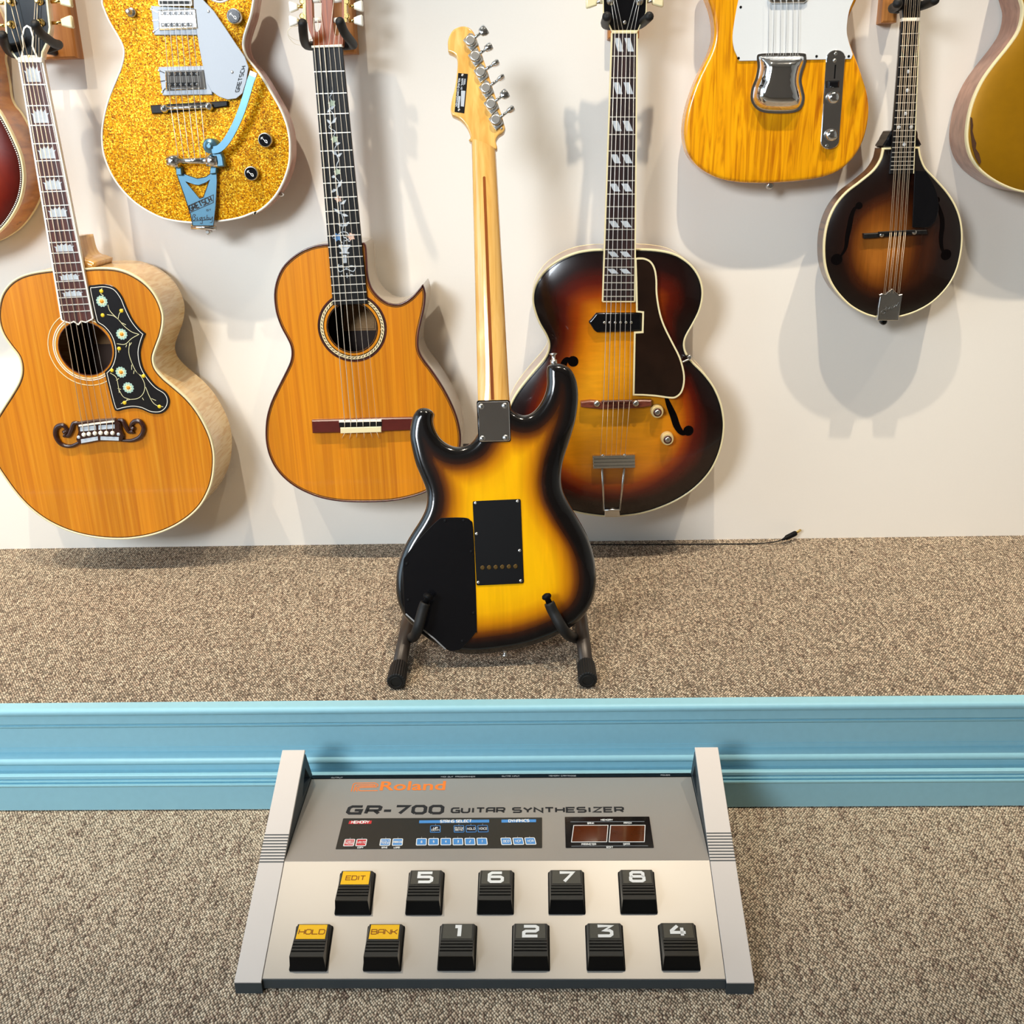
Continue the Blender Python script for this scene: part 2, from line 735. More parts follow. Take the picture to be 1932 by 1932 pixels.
M_CHROME = plain('chrome', (0.78, 0.79, 0.80, 1), 0.07, 1.0, var=0.03, bscale=60)
M_STEEL = plain('satin_nickel', (0.62, 0.61, 0.58, 1), 0.28, 1.0, var=0.08, bscale=200)
M_FRET = plain('fret_wire', (0.80, 0.76, 0.68, 1), 0.35, 0.6, var=0.05)
M_GOLD = plain('gold_plating', (0.83, 0.60, 0.22, 1), 0.18, 1.0, var=0.06)
M_BLACK = plain('black_gloss', (0.004, 0.004, 0.005, 1), 0.14, coat=0.15, spec=0.35, var=0.2)
M_BLACKSATIN = plain('black_satin_plastic', (0.004, 0.004, 0.0045, 1), 0.5, spec=0.12, var=0.2, bump=0.05, bscale=900)
M_RUBBER = plain('black_rubber', (0.010, 0.0095, 0.009, 1), 0.55, spec=0.3, var=0.2, bump=0.1, bscale=500)
M_CREAM = plain('aged_cream_plastic', srgb(236, 222, 176), 0.35, coat=0.3, var=0.05)
M_IVORY = plain('ivory_white_plastic', srgb(243, 238, 224), 0.35, coat=0.2, var=0.03)
M_WHITE = plain('white_plastic', srgb(222, 225, 226), 0.28, coat=0.3, var=0.02)
M_PEARL = plain('mother_of_pearl', srgb(196, 204, 212), 0.22, coat=0.6, var=0.22, bscale=120)
M_EBONY = wood('ebony', (0.004, 0.0035, 0.0035, 1), (0.008, 0.0075, 0.0075, 1), (0.014, 0.0125, 0.012, 1), rough=0.42, coat=0.0)
M_EBONY.node_tree.nodes['Principled BSDF'].inputs['Specular IOR Level'].default_value = 0.25
M_ROSEWOOD = wood('rosewood', srgb(44, 16, 12), srgb(82, 34, 22), srgb(112, 52, 32), sx=320, sy=8, rough=0.42, coat=0.15)
M_MAPLE = wood('maple_neck', srgb(212, 158, 80), srgb(228, 178, 102), srgb(238, 196, 126), sx=60, sy=5, rough=0.22, coat=0.6, dist=1.5)
M_DARKROSE = wood('dark_rosewood', srgb(22, 11, 13), srgb(42, 22, 22), srgb(60, 32, 30), sx=320, sy=8, rough=0.42, coat=0.05)
M_STRING = plain('string_steel', (0.88, 0.86, 0.82, 1), 0.35, 0.35, var=0.05)
M_NYLON = plain('string_nylon', srgb(238, 226, 204), 0.25, var=0.02)
M_BRONZE = plain('string_bronze', srgb(236, 212, 180), 0.35, 0.3, var=0.05)
M_BLOCK = wood('hanger_oak', srgb(150, 92, 40), srgb(190, 126, 62), srgb(206, 146, 80), sx=80, sy=6, rough=0.45, coat=0.1)
M_CARPET = carpet_mat('woven_carpet')
M_WALL = plain('painted_wall', srgb(236, 231, 222), 0.75, spec=0.25, bump=0.06, bscale=260, var=0.012)
M_BLUE = plain('pale_blue_paint', srgb(152, 204, 219), 0.42, spec=0.4, coat=0.05, bump=0.12, bscale=90, var=0.05)
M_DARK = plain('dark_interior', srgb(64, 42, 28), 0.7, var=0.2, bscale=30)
# ------------------------------------------------------------------ the setting
RX = 2.4
FR_RISER = Frame((0, PLAT_Y, 0), (1, 0, 0), (0, 0, 1))


def rz(row, n):
    return FR_RISER.uv(0, row, n)[1]


FLOOR_Z = rz(1531.5, 0.026)


def struct(name, x0, x1, y0, y1, z0, z1, mat):
    o = box(name, x0, x1, y0, y1, z0, z1, mat, None)
    o['kind'] = 'structure'
    return o


struct('wall_back', -RX, RX, WALL_Y, WALL_Y + 0.12, FLOOR_Z - 0.1, 2.75, M_WALL)
struct('platform', -RX, RX, PLAT_Y, WALL_Y, FLOOR_Z - 0.1, PLAT_Z, M_CARPET)
struct('floor', -RX, RX, -4.2, PLAT_Y, FLOOR_Z - 0.1, FLOOR_Z, M_CARPET)

struct('wall_right', RX, RX + 0.1, -4.2, WALL_Y, FLOOR_Z - 0.1, 2.75, M_WALL)
struct('wall_left', -RX - 0.1, -RX, -4.2, -2.55, FLOOR_Z - 0.1, 2.75, M_WALL)
struct('wall_front', -RX, RX, -4.3, -4.2, FLOOR_Z - 0.1, 2.75, plain('shop_wall_paint', srgb(164, 154, 145), 0.8, var=0.05, bscale=8))
struct('ceiling', -RX, RX, -4.3, WALL_Y + 0.12, 2.75, 2.85, plain('ceiling_paint', srgb(178, 172, 164), 0.85, var=0.02, bscale=30))


def moulding(name, prof):
    """profile of (n, z) from top to bottom swept along the platform front"""
    pts = [(-0.0, prof[0][1])] if prof[0][0] > 0.0005 else []
    pts += prof + [(0.0, prof[-1][1])]
    pts = dedupe(pts, True)
    V, n = [], len(pts)
    for x in (-RX, RX):
        V += [(x, PLAT_Y - a, z) for a, z in pts]
    Fs = [[i, (i + 1) % n, n + (i + 1) % n, n + i] for i in range(n)]
    Fs += [list(range(n)), list(reversed(range(n, 2 * n)))]
    o = obj(name, V, Fs, M_BLUE)
    fix_normals(o)
    o['kind'] = 'structure'
    return o


zt = PLAT_Z + 0.0015
zb = rz(1352, 0.018)
zm, rr = (zt + zb) / 2, (zt - zb) / 2
moulding('trim_1', [(0.0, zt), (0.014, zt)] + [(0.016 + rr * math.sin(a), zm + rr * math.cos(a)) for a in np.linspace(0.15, math.pi - 0.2, 10)]
         + [(0.014, zb), (0.007, zb)])
moulding('trim_2', [(0.007, zb), (0.0075, rz(1367.5, .0075)), (0.0045, rz(1369, .0045)), (0.0045, rz(1370, .0045)), (0.0068, rz(1371, .0068)),
                    (0.0068, rz(1373, .0068)), (0.0022, rz(1375, .0022)), (0.0022, rz(1411.5, .0022)), (0.0034, rz(1412.5, .0034)), (0.0034, rz(1420, .0034))])
z1420, z1437 = rz(1420, .0034), rz(1437.5, .012)
moulding('trim_3', [(0.0034, z1420)] + [(0.0034 + 0.0155 * math.sin(a * 0.5), z1420 + (z1437 - z1420) * (1 - math.cos(a * 0.5))) for a in np.linspace(0.2, math.pi, 9)]
         + [(0.012, z1437 - 0.0006), (0.012, rz(1440, .012)), (0.0155, rz(1441, .0155)), (0.0155, rz(1443.5, .0155)), (0.009, rz(1445, .009)), (0.009, rz(1454, .009))])
zl = rz(1454, .009)
moulding('baseboard_front', [(0.009, zl), (0.0225, zl), (0.024, zl - 0.0012), (0.024, rz(1470.5, .024)), (0.021, rz(1471.5, .021)), (0.0225, rz(1473, .0225)),
                             (0.025, rz(1475, .025)), (0.025, rz(1477, .025)), (0.022, rz(1478.5, .022)), (0.0245, rz(1480, .0245)), (0.029, rz(1482, .029)),
                             (0.0295, rz(1484.5, .0295)), (0.026, rz(1486.5, .026)), (0.026, FLOOR_Z + 0.0025), (0.020, FLOOR_Z + 0.0025), (0.020, FLOOR_Z)])
# ------------------------------------------------------------------ instrument helpers


def fret_positions(n):
    return [1 - 2 ** (-i / 12) for i in range(1, n + 1)]


class Board:
    """a fingerboard given by its four corners (nut left, nut right, end right, end left) in local metres"""

    def __init__(self, q, saddle, z):
        self.q, self.z = q, z
        nm, em = lerp(q[0], q[1], .5), lerp(q[3], q[2], .5)
        self.k = math.dist(nm, saddle) / math.dist(nm, em)

    def at(self, t, s):
        return lerp(lerp(self.q[0], self.q[3], t), lerp(self.q[1], self.q[2], t), s)

    def fret_t(self, i):
        return self.k * (1 - 2 ** (-i / 12))

    def cell(self, i):
        """t range of the space before fret i"""
        return (self.fret_t(i - 1) if i > 1 else 0.0, self.fret_t(i))

    def local(self, i, a, b):
        """point inside the space before fret i: a across 0-1, b along 0-1"""
        t0, t1 = self.cell(i)
        return self.at(t0 + (t1 - t0) * b, a)


def build_board(th, fr, quad, saddle, z, thick, mat, nfrets, bind=None, bw=0.0022, fret_mat=None, end=None, neck_mat=None,
                neck_from=0.0, neck_to=0.85, neck_depth=0.02, fret_w=0.0016, last_full=None):
    q = fr.pts(quad, z)
    B = Board(q, fr.uv(*saddle, z), z)
    outline = [q[0], q[1], q[2]] + (end(B) if end else []) + [q[3]]
    fb = plate('fingerboard', outline, z - thick, z, mat, th, 0.0006)
    if bind:
        for s, n2 in ((0, 'binding_strip'), (1, 'binding_strip')):
            a, b = (q[0], q[3]) if s == 0 else (q[1], q[2])
            ribbon(n2, [[a, b]], bw, z - thick, z + 0.0004, bind, th)
    w0 = math.dist(q[0], q[1])
    for i in range(1, nfrets + 1):
        t = B.fret_t(i)
        if t > 0.992:
            break
        a, b = B.at(t, 0.03 if bind else 0.0), B.at(t, 0.97 if bind else 1.0)
        ribbon('fret', [[a, b]], fret_w, z - 0.0005, z + 0.0011, fret_mat or M_FRET, th)
    if neck_mat:
        neck_back(th, B, neck_from, neck_to, z - thick, neck_depth, neck_mat)
    return B


def neck_back(th, B, t0, t1, z, depth, mat, steps=10, heel=None):
    V, Fs, seg = [], [], 12
    for k in range(steps + 1):
        t = t0 + (t1 - t0) * k / steps
        l, r = B.at(t, 0.0), B.at(t, 1.0)
        c = lerp(l, r, .5)
        dd = depth * (1.0 + 0.15 * k / steps)
        if k == steps and heel:
            dd = heel
        for j in range(seg + 1):
            a = math.pi * j / seg
            s = math.cos(a)
            V.append((c[0] - (c[0] - l[0]) * s, c[1] - (c[1] - l[1]) * s, z - dd * (math.sin(a) ** 0.8)))
    m = seg + 1
    for k in range(steps):
        for j in range(seg):
            Fs.append([k * m + j, k * m + j + 1, (k + 1) * m + j + 1, (k + 1) * m + j])
    Fs.append(list(range(m)))
    Fs.append([steps * m + j for j in reversed(range(m))])
    o = obj('neck', V, Fs, mat, th, True)
    fix_normals(o)
    return o


def strings(th, tops, bots, z0, z1, mats, r=0.0006):
    for i, (a, b) in enumerate(zip(tops, bots)):
        tube('string', [(a[0], a[1], z0), (b[0], b[1], z1)], r if not isinstance(r, (list, tuple)) else r[i],
             mats[i] if isinstance(mats, (list, tuple)) else mats, th, 5)


def row(a, b, n, m0=0.1, m1=0.9):
    return [lerp(a, b, m0 + (m1 - m0) * i / (n - 1)) for i in range(n)]


def screw(th, c, z, r=0.0025, mat=None):
    return lathe('screw', c, [(r, z - 0.001), (r, z + 0.0004), (r * 0.7, z + 0.001), (r * 0.25, z + 0.0008)], mat or M_STEEL, th, 10)


def hanger(label, rect, arms, nb=0.10, nt=0.172, block_mat=None, depth=0.03):
    fr = hung(0.5 * (rect[0] + rect[2]), rect[3], 0.0)
    th = thing('guitar_hanger', label, 'hanger', fr, 'wall hangers')
    p0, p1 = fr.uv(rect[0], rect[3], depth), fr.uv(rect[2], rect[1], depth)
    plate('mounting_block', [(p0[0], p0[1]), (p1[0], p0[1]), (p1[0], p1[1]), (p0[0], p1[1])], 0.0, depth, block_mat or M_BLOCK, th, 0.003)
    bases = [fr.uv(*b, nb) for b, t in arms]
    mid = lerp(bases[0], bases[-1], .5)
    stem = tube('stem', [(mid[0], mid[1], depth - 0.002), (mid[0], mid[1], nb - 0.035)], 0.006, M_RUBBER, th, 10)
    for (b, t), bl in zip(arms, bases):
        tl = fr.uv(*t, nt)
        out = (bl[0] + (bl[0] - mid[0]) * 0.15, bl[1])
        path = smooth_open([(mid[0], mid[1], nb - 0.036), (lerp(mid, out, .8)[0], out[1], nb - 0.03), (out[0], out[1], nb + 0.005),
                            (lerp(out, tl, .6)[0], lerp(out, tl, .45)[1], lerp((nb,), (nt,), .7)[0]), (tl[0], tl[1], nt)], 5)
        d = (Vector(path[-1]) - Vector(path[-2])).normalized()
        tip = [Vector(path[-1]) + d * k for k in (0.002, 0.004, 0.005)]
        tube('padded_arm', path + [tuple(v) for v in tip], [0.0075] * len(path) + [0.0068, 0.005, 0.0022], M_RUBBER, th, 12)
    return th


def tuner_button(th, c, z, d, mat, w=0.016, l=0.019, stem=0.012, stem_mat=None):
    """button standing out along direction d (unit 2-D) from c"""
    d = Vector(d).normalized()
    e = Vector((-d.y, d.x))
    c = Vector(c)
    tube('tuner_shaft', [(c.x, c.y, z), (c.x + d.x * (stem + 0.003), c.y + d.y * (stem + 0.003), z)], 0.0028, stem_mat or M_GOLD, th, 10)
    b0 = c + d * stem
    out = [(0, .32), (.25, .42), (.6, .55), (.9, .62), (1, .5), (1, -.5), (.9, -.62), (.6, -.55), (.25, -.42), (0, -.32)]
    pts = [tuple(b0 + d * (x * l) + e * (y * w)) for x, y in out]
    plate('tuner_button', pts, z - 0.004, z + 0.004, mat, th, 0.0025, True)


def post(th, c, z, r=0.0038, mat=None):
    lathe('tuner_post', c, [(r * 1.7, z), (r * 1.7, z + 0.0015), (r, z + 0.002), (r * .85, z + 0.009), (r, z + 0.012), (r * .6, z + 0.013)], mat or M_GOLD, th, 14)


# stroke alphabet: wide squared letters, unit box
_c = 0.2
GLYPH = {
    'A': [[(0, 0), (0, .8), (.2, 1), (1, 1), (1, 0)], [(0, .42), (1, .42)]],
    'B': [[(0, 0), (0, 1), (.85, 1), (.95, .9), (.95, .62), (.85, .52), (0, .52)], [(.85, .52), (1, .4), (1, .12), (.88, 0), (0, 0)]],
    'C': [[(1, 1), (.2, 1), (0, .8), (0, .2), (.2, 0), (1, 0)]],
    'D': [[(0, 0), (0, 1), (.8, 1), (1, .8), (1, .2), (.8, 0), (0, 0)]],
    'E': [[(1, 1), (0, 1), (0, 0), (1, 0)], [(0, .5), (.9, .5)]],
    'F': [[(1, 1), (0, 1), (0, 0)], [(0, .5), (.9, .5)]],
    'G': [[(1, 1), (.2, 1), (0, .8), (0, .2), (.2, 0), (1, 0), (1, .46), (.5, .46)]],
    'H': [[(0, 0), (0, 1)], [(1, 0), (1, 1)], [(0, .5), (1, .5)]],
    'I': [[(.5, 0), (.5, 1)]],
    'K': [[(0, 0), (0, 1)], [(1, 1), (.45, .5), (0, .5)], [(.45, .5), (1, 0)]],
    'L': [[(0, 1), (0, 0), (1, 0)]],
    'M': [[(0, 0), (0, 1), (.5, .4), (1, 1), (1, 0)]],
    'N': [[(0, 0), (0, 1), (1, 0), (1, 1)]],
    'O': [[(.2, 0), (0, .2), (0, .8), (.2, 1), (.8, 1), (1, .8), (1, .2), (.8, 0), (.2, 0)]],
    'P': [[(0, 0), (0, 1), (.85, 1), (1, .88), (1, .55), (.85, .42), (0, .42)]],
    'R': [[(0, 0), (0, 1), (.85, 1), (1, .88), (1, .55), (.85, .42), (0, .42)], [(.6, .42), (1, 0)]],
    'S': [[(1, 1), (.15, 1), (0, .88), (0, .62), (.15, .5), (.85, .5), (1, .38), (1, .12), (.85, 0), (0, 0)]],
    'T': [[(0, 1), (1, 1)], [(.5, 1), (.5, 0)]],
    'U': [[(0, 1), (0, .2), (.2, 0), (.8, 0), (1, .2), (1, 1)]],
    'V': [[(0, 1), (.5, 0), (1, 1)]],
    'W': [[(0, 1), (.25, 0), (.5, .7), (.75, 0), (1, 1)]],
    'X': [[(0, 0), (1, 1)], [(0, 1), (1, 0)]],
    'Y': [[(0, 1), (.5, .45), (1, 1)], [(.5, .45), (.5, 0)]],
    'Z': [[(0, 1), (1, 1), (0, 0), (1, 0)]],
    '0': [[(.2, 0), (0, .2), (0, .8), (.2, 1), (.8, 1), (1, .8), (1, .2), (.8, 0), (.2, 0)]],
    '1': [[(.25, 1), (.6, 1), (.6, 0)]],
    '2': [[(0, 1), (.85, 1), (1, .88), (1, .64), (.85, .5), (.15, .5), (0, .38), (0, 0), (1, 0)]],
    '3': [[(0, 1), (1, 1), (.45, .55), (.85, .55), (1, .42), (1, .15), (.85, 0), (0, 0)]],
    '4': [[(.75, 0), (.75, .8)], [(.45, 1), (0, .5), (0, .32), (1, .32)]],
    '5': [[(1, 1), (0, 1), (0, .55), (.85, .55), (1, .42), (1, .14), (.85, 0), (0, 0)]],
    '6': [[(.95, 1), (.2, 1), (0, .82), (0, .15), (.15, 0), (.85, 0), (1, .14), (1, .42), (.85, .55), (0, .55)]],
    '7': [[(0, 1), (1, 1), (.35, 0)]],
    '8': [[(.15, .53), (0, .4), (0, .13), (.15, 0), (.85, 0), (1, .13), (1, .4), (.85, .53), (.15, .53), (.05, .64), (.05, .88), (.18, 1), (.82, 1), (.95, .88), (.95, .64), (.85, .53)]],
    '-': [[(0, .45), (1, .45)]], '+': [[(0, .5), (1, .5)], [(.5, 0), (.5, 1)]],
}


def letters(name, text, org, ex, ey, h, w, gap, sw, z0, z1, mat, parent, shear=0.0):
    """write text from org along ex; h letter height, w letter width, sw stroke width"""
    ex, ey = Vector(ex).normalized(), Vector(ey).normalized()
    o, paths, x = Vector(org), [], 0.0
    for ch in text:
        if ch == ' ':
            x += w * 0.75
            continue
        gw = w * (0.3 if ch == 'I' else 0.7 if ch in '-1' else 1.0)
        for st in GLYPH[ch]:
            paths.append([tuple(o + ex * (x + (gx * gw) + shear * gy * h) + ey * (gy * h)) for gx, gy in st])
        x += gw + gap
    return ribbon(name, paths, sw, z0, z1, mat, parent)


def text_width(text, w, gap):
    x = 0
    for ch in text:
        x += w * 0.75 if ch == ' ' else w * (0.3 if ch == 'I' else 0.7 if ch in '-1' else 1.0) + gap
    return x - gap


def fit_letters(name, text, a, b, h, sw, z0, z1, mat, parent, gap=0.22, shear=0.0, up=None):
    """text that fills the run from a to b (baseline)"""
    a, b = Vector(a), Vector(b)
    ex = (b - a).normalized()
    ey = Vector((-ex.y, ex.x)) if up is None else up
    unit = text_width(text, 1.0, gap)
    w = (b - a).length / unit
    return letters(name, text, a, ex, ey, h, w, w * gap, sw, z0, z1, mat, parent, shear)


def upper_neck(th, c, ztop, mat, board_mat, head_mat, length=.40, w0=.052, w1=.043):
    """the rest of a neck and its head above the picture, rising from c=(u, v)"""
    u, v = c
    e = v + length
    board = plate('upper_fingerboard', [(u - w0 / 2, v), (u + w0 / 2, v), (u + w1 / 2, e), (u - w1 / 2, e)], ztop - .006, ztop, board_mat, th, .0005)
    B = Board([(u - w1 / 2, e), (u + w1 / 2, e), (u + w0 / 2, v), (u - w0 / 2, v)], (u, e - .63), ztop)
    for i in range(1, 16):
        t = B.fret_t(i)
        if t < .99:
            ribbon('fret', [[B.at(t, 0.02), B.at(t, .98)]], .0016, ztop - .0005, ztop + .001, M_FRET, th)
    neck_back(th, B, 0, 1, ztop - .006, .018, mat)
    box('nut', u - w1 / 2, u + w1 / 2, e, e + .005, ztop - .006, ztop + .002, M_IVORY, th, .0006)
    hd = smooth_closed([(u - w1 / 2, e + .005), (u - w1 / 2, e + .005), (u - .036, e + .045), (u - .042, e + .16), (u - .042, e + .16), (u, e + .175), (u + .042, e + .16), (u + .042, e + .16), (u + .036, e + .045), (u + w1 / 2, e + .005), (u + w1 / 2, e + .005)], 4)
    plate('headstock', hd, ztop - .020, ztop - .006, head_mat, th, .001)
    for sg in (-1, 1):
        for k in range(3):
            q = (u + sg * .024, e + .045 + .042 * k)
            post(th, q, ztop - .006, mat=M_STEEL)
            tuner_button(th, (u + sg * .037, q[1]), ztop - .013, (sg, 0), M_STEEL, w=.013, l=.015, stem=.008, stem_mat=M_STEEL)
# ------------------------------------------------------------------ jumbo acoustic with the flower pickguard
M_J_TOP = wood('aged_spruce', srgb(190, 108, 8), srgb(208, 128, 16), srgb(220, 146, 34), sx=150, sy=2.2, rough=0.28, coat=0.45)
M_J_SIDE = flame('flamed_maple_side', srgb(218, 172, 104), srgb(240, 208, 150), sc=150)
M_TORT = plain('black_pickguard', (0.008, 0.007, 0.008, 1), 0.25, coat=0.4, var=0.3, bscale=40)
M_FLOWER = plain('celluloid_flower', srgb(168, 200, 186), 0.3, var=0.2, bscale=300)
M_PETAL = plain('pale_petal', srgb(236, 228, 176), 0.3, var=0.1)
M_BUD = plain('yellow_bud', srgb(240, 200, 40), 0.35, var=0.1)
M_CORE = plain('orange_flower_centre', srgb(236, 150, 30), 0.35, var=0.1)
M_SHELLBRIDGE = plain('moustache_bridge_rosewood', srgb(52, 24, 16), 0.25, coat=0.4, var=0.3, bscale=60)


def jumbo():
    fr = hung(200, 1015, 0.140)
    th = thing('jumbo_acoustic_guitar', 'natural jumbo acoustic guitar with flower-decorated black pickguard and moustache bridge', 'guitar', fr)
    P = lambda l, n=0.0: fr.pts(cB(l), n)
    PA = lambda l, n=0.0: fr.pts(cA(l), n)
    out = smooth_closed(P([(515, 150), (600, 145), (700, 150), (790, 178), (880, 235), (945, 310), (985, 400), (993, 470), (980, 550), (955, 620),
                           (935, 680), (935, 722), (952, 765), (995, 815), (1060, 870), (1130, 932), (1190, 1003), (1240, 1085), (1280, 1175), (1300, 1260),
                           (1303, 1335), (1293, 1425), (1268, 1505), (1220, 1590), (1150, 1660), (1060, 1718), (960, 1760), (850, 1785), (740, 1795),
                           (620, 1790), (500, 1770), (390, 1735), (280, 1680), (180, 1605), (100, 1520), (30, 1425), (-30, 1330), (-62, 1240), (-60, 1150),
                           (-30, 1075), (15, 1000), (70, 915), (115, 835), (130, 765), (115, 690), (65, 622), (20, 555), (-6, 480), (-10, 400), (10, 310),
                           (60, 240), (130, 195), (220, 170), (330, 156), (420, 152)]), 4)
    hole = circle(P([(518, 637)])[0], 0.0495, 40)
    shell('side', out, -0.002, -0.118, M_J_SIDE, th)
    dome('top', out, [hole], lambda d, x, y: 0.0, M_J_TOP, th, 0.02, smooth=False)
    rim('binding', out, 0.0028, 0.0008, -0.006, M_CREAM, th)
    ribbon('purfling', [clean_inset(ccw(out), 0.0042)], 0.0012, -0.001, 0.0004, M_EBONY, th, True)
    hc = P([(518, 637)])[0]
    for r, w, m in ((0.0555, 0.0022, M_CREAM), (0.059, 0.0016, M_IVORY), (0.0685, 0.0013, M_CREAM)):
        ribbon('rosette_ring', [circle(hc, r, 48)], w, -0.0005, 0.0005, m, th, True)
    ribbon('soundhole_edge', [circle(hc, 0.0497, 40)], 0.0012, -0.003, 0.0003, M_ROSEWOOD, th, True)
    # what shows inside the box
    bx = [(hc[0] - 0.08, hc[1] - 0.08), (hc[0] + 0.08, hc[1] - 0.08), (hc[0] + 0.08, hc[1] + 0.08), (hc[0] - 0.08, hc[1] + 0.08)]
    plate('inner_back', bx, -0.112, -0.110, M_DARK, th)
    plate('inner_label', [(hc[0] - 0.03, hc[1] - 0.012), (hc[0] + 0.03, hc[1] - 0.012), (hc[0] + 0.03, hc[1] + 0.045), (hc[0] - 0.03, hc[1] + 0.045)],
          -0.110, -0.1095, plain('paper_label', srgb(150, 112, 70), 0.7, var=0.1), th)
    # fingerboard, frets, crown inlays
    quad = [(36, 117), (79.5, 117), (175, 601), (116.5, 604)]
    z = 0.006
    B = build_board(th, fr, quad, (183, 797), z, 0.006, M_ROSEWOOD, 20, M_IVORY, 0.0030, neck_mat=M_MAPLE, neck_to=0.80,
                    end=lambda B: [B.at(1.004, .9), B.at(1.012, .75), B.at(1.006, .62), B.at(1.02, .5), B.at(1.006, .38), B.at(1.012, .25), B.at(1.004, .1)])
    ribbon('fingerboard_end_trim', [[B.at(1.0, 1), B.at(1.006, .9), B.at(1.014, .75), B.at(1.008, .62), B.at(1.022, .5), B.at(1.008, .38), B.at(1.014, .25), B.at(1.006, .1), B.at(1.0, 0)]],
           0.0022, 0.0, z + 0.0005, M_IVORY, th)
    crown = [(.2, .88), (.2, .5), (.14, .38), (.24, .4), (.27, .2), (.36, .34), (.42, .12), (.5, .3), (.58, .12), (.64, .34), (.73, .2), (.76, .4), (.86, .38), (.8, .5), (.8, .88)]
    for i in (1, 3, 5, 7, 9, 12, 15, 17):
        plate('crown_inlay', [B.local(i, a, b if i < 10 else b) for a, b in crown], z - 0.001, z + 0.0003, M_PEARL, th)
    # headstock
    nq = fr.pts([(34, 108), (80, 108), (80, 118), (34, 118)], 0.008)
    plate('nut', nq, 0.0, 0.0095, M_IVORY, th, 0.001)
    head = PA([(130, 432), (60, 335), (48, 200), (42, 0), (35, -200), (20, -330), (110, -300), (180, -345), (250, -300), (345, -330), (345, -200), (345, 0), (366, 200), (350, 300), (312, 380), (306, 432)], 0)
    plate('headstock', head, -0.016, 0.0, M_MAPLE, th)
    plate('headstock_veneer', head, 0.0, 0.002, M_BLACK, th, 0.0005)
    ribbon('headstock_binding', [head], 0.0028, -0.004, 0.0024, M_CREAM, th, True)
    bell = PA([(162, 410), (175, 340), (165, 270), (180, 205), (200, 190), (225, 205), (245, 270), (240, 340), (270, 410)], .002)
    plate('truss_rod_cover', bell, 0.002, 0.0036, M_BLACK, th)
    ribbon('cover_edge', [bell], 0.0026, 0.002, 0.0042, M_IVORY, th, True)
    screw(th, PA([(212, 408)], .004)[0], .0042, .0022, M_GOLD)
    posts = PA([(88, 180), (88, 15), (82, -160), (285, -160), (290, 10), (300, 165)], 0.002)
    for i, c in enumerate(posts):
        post(th, c, 0.002)
        sgn = -1 if i < 3 else 1
        tuner_button(th, (c[0] + sgn * 0.014, c[1]), -0.008, (sgn, 0.02), M_CREAM, stem=0.016)
    nts = row(nq[0], nq[1], 6, .12, .88)
    nbs = row(nq[3], nq[2], 6, .12, .88)
    strings(th, posts[:3] + [posts[3], posts[4], posts[5]], nts, 0.010, 0.0098, M_BRONZE, 0.0005)
    pins = P([(510, 1160), (541, 1156), (577, 1152), (612, 1150), (647, 1150), (684, 1150)], 0.009)
    sad = P([(500, 1101), (535, 1096), (573, 1091), (610, 1086), (648, 1081), (684, 1077)], 0.0115)
    strings(th, nts, sad, 0.0098, 0.0118, [M_BRONZE] * 4 + [M_STRING] * 2, [0.00075, 0.0007, 0.0006, 0.00055, 0.0004, 0.0004])
    strings(th, sad, pins, 0.0118, 0.0085, M_BRONZE, 0.0005)
    # moustache bridge
    blk = P([(470, 1082), (590, 1066), (700, 1060), (735, 1088), (738, 1125), (757, 1165), (742, 1200), (670, 1196), (600, 1197), (520, 1212), (488, 1218), (466, 1188), (480, 1140)], .004)
    plate('bridge', blk, 0.0, 0.0085, M_SHELLBRIDGE, th, 0.002)
    for nm, path in (('bridge_scroll', [(495, 1200), (432, 1230), (372, 1218), (338, 1168), (343, 1117), (382, 1103), (407, 1133), (388, 1150)]),
                     ('bridge_scroll', [(478, 1088), (447, 1092), (434, 1130), (413, 1168), (388, 1160)]),
                     ('bridge_scroll', [(735, 1195), (800, 1196), (852, 1172), (873, 1122), (852, 1082), (815, 1080), (795, 1108), (812, 1128)]),
                     ('bridge_scroll', [(715, 1070), (745, 1076), (764, 1110), (786, 1144), (812, 1138)])):
        pts = smooth_open(P(path, .004), 5)
        n = len(pts)
        ws = [0.0062 * (0.75 + 0.5 * math.sin(math.pi * i / (n - 1))) if i < n - 3 else 0.0085 for i in range(n)]
        tube(nm, [(x, y, 0.003) for x, y in pts], [w * .62 for w in ws], M_SHELLBRIDGE, th, 8)
    ribbon('saddle', [P([(482, 1104), (697, 1076)], .0085)], 0.0030, 0.006, 0.0115, M_IVORY, th)
    for q in ([(487, 1114), (583, 1103), (585, 1131), (489, 1140)], [(599, 1103), (697, 1097), (697, 1122), (599, 1130)],
              [(492, 1188), (594, 1170), (596, 1193), (494, 1212)], [(611, 1170), (722, 1174), (722, 1196), (611, 1192)]):
        plate('pearl_block', P(q, .0085), 0.006, 0.0089, M_PEARL, th)
    for c in pins:
        lathe('bridge_pin', c, [(0.0042, .008), (0.0042, .010), (0.003, .0118), (0.001, .0122)], M_IVORY, th, 14)
    for c in P([(478, 1175), (720, 1157)], .0085):
        lathe('pearl_dot', c, [(0.0032, .008), (0.0032, .0092), (0.001, .0094)], M_PEARL, th, 14)
    # pickguard
    pg = smooth_closed(P([(540, 262), (575, 250), (640, 246), (700, 265), (745, 320), (775, 390), (810, 460), (850, 512), (888, 545), (888, 545), (870, 590), (855, 660),
                          (868, 740), (900, 800), (950, 860), (1010, 900), (1033, 950), (1020, 1000), (980, 1030), (920, 1030), (860, 1005), (810, 998), (760, 1005),
                          (710, 1015), (690, 985), (660, 870), (638, 778), (638, 778), (672, 740), (692, 680), (690, 620), (670, 560), (632, 512), (590, 482), (575, 440), (555, 350)]), 4)
    g = plate('pickguard', pg, 0.0, 0.0022, M_TORT, th, 0.0006)
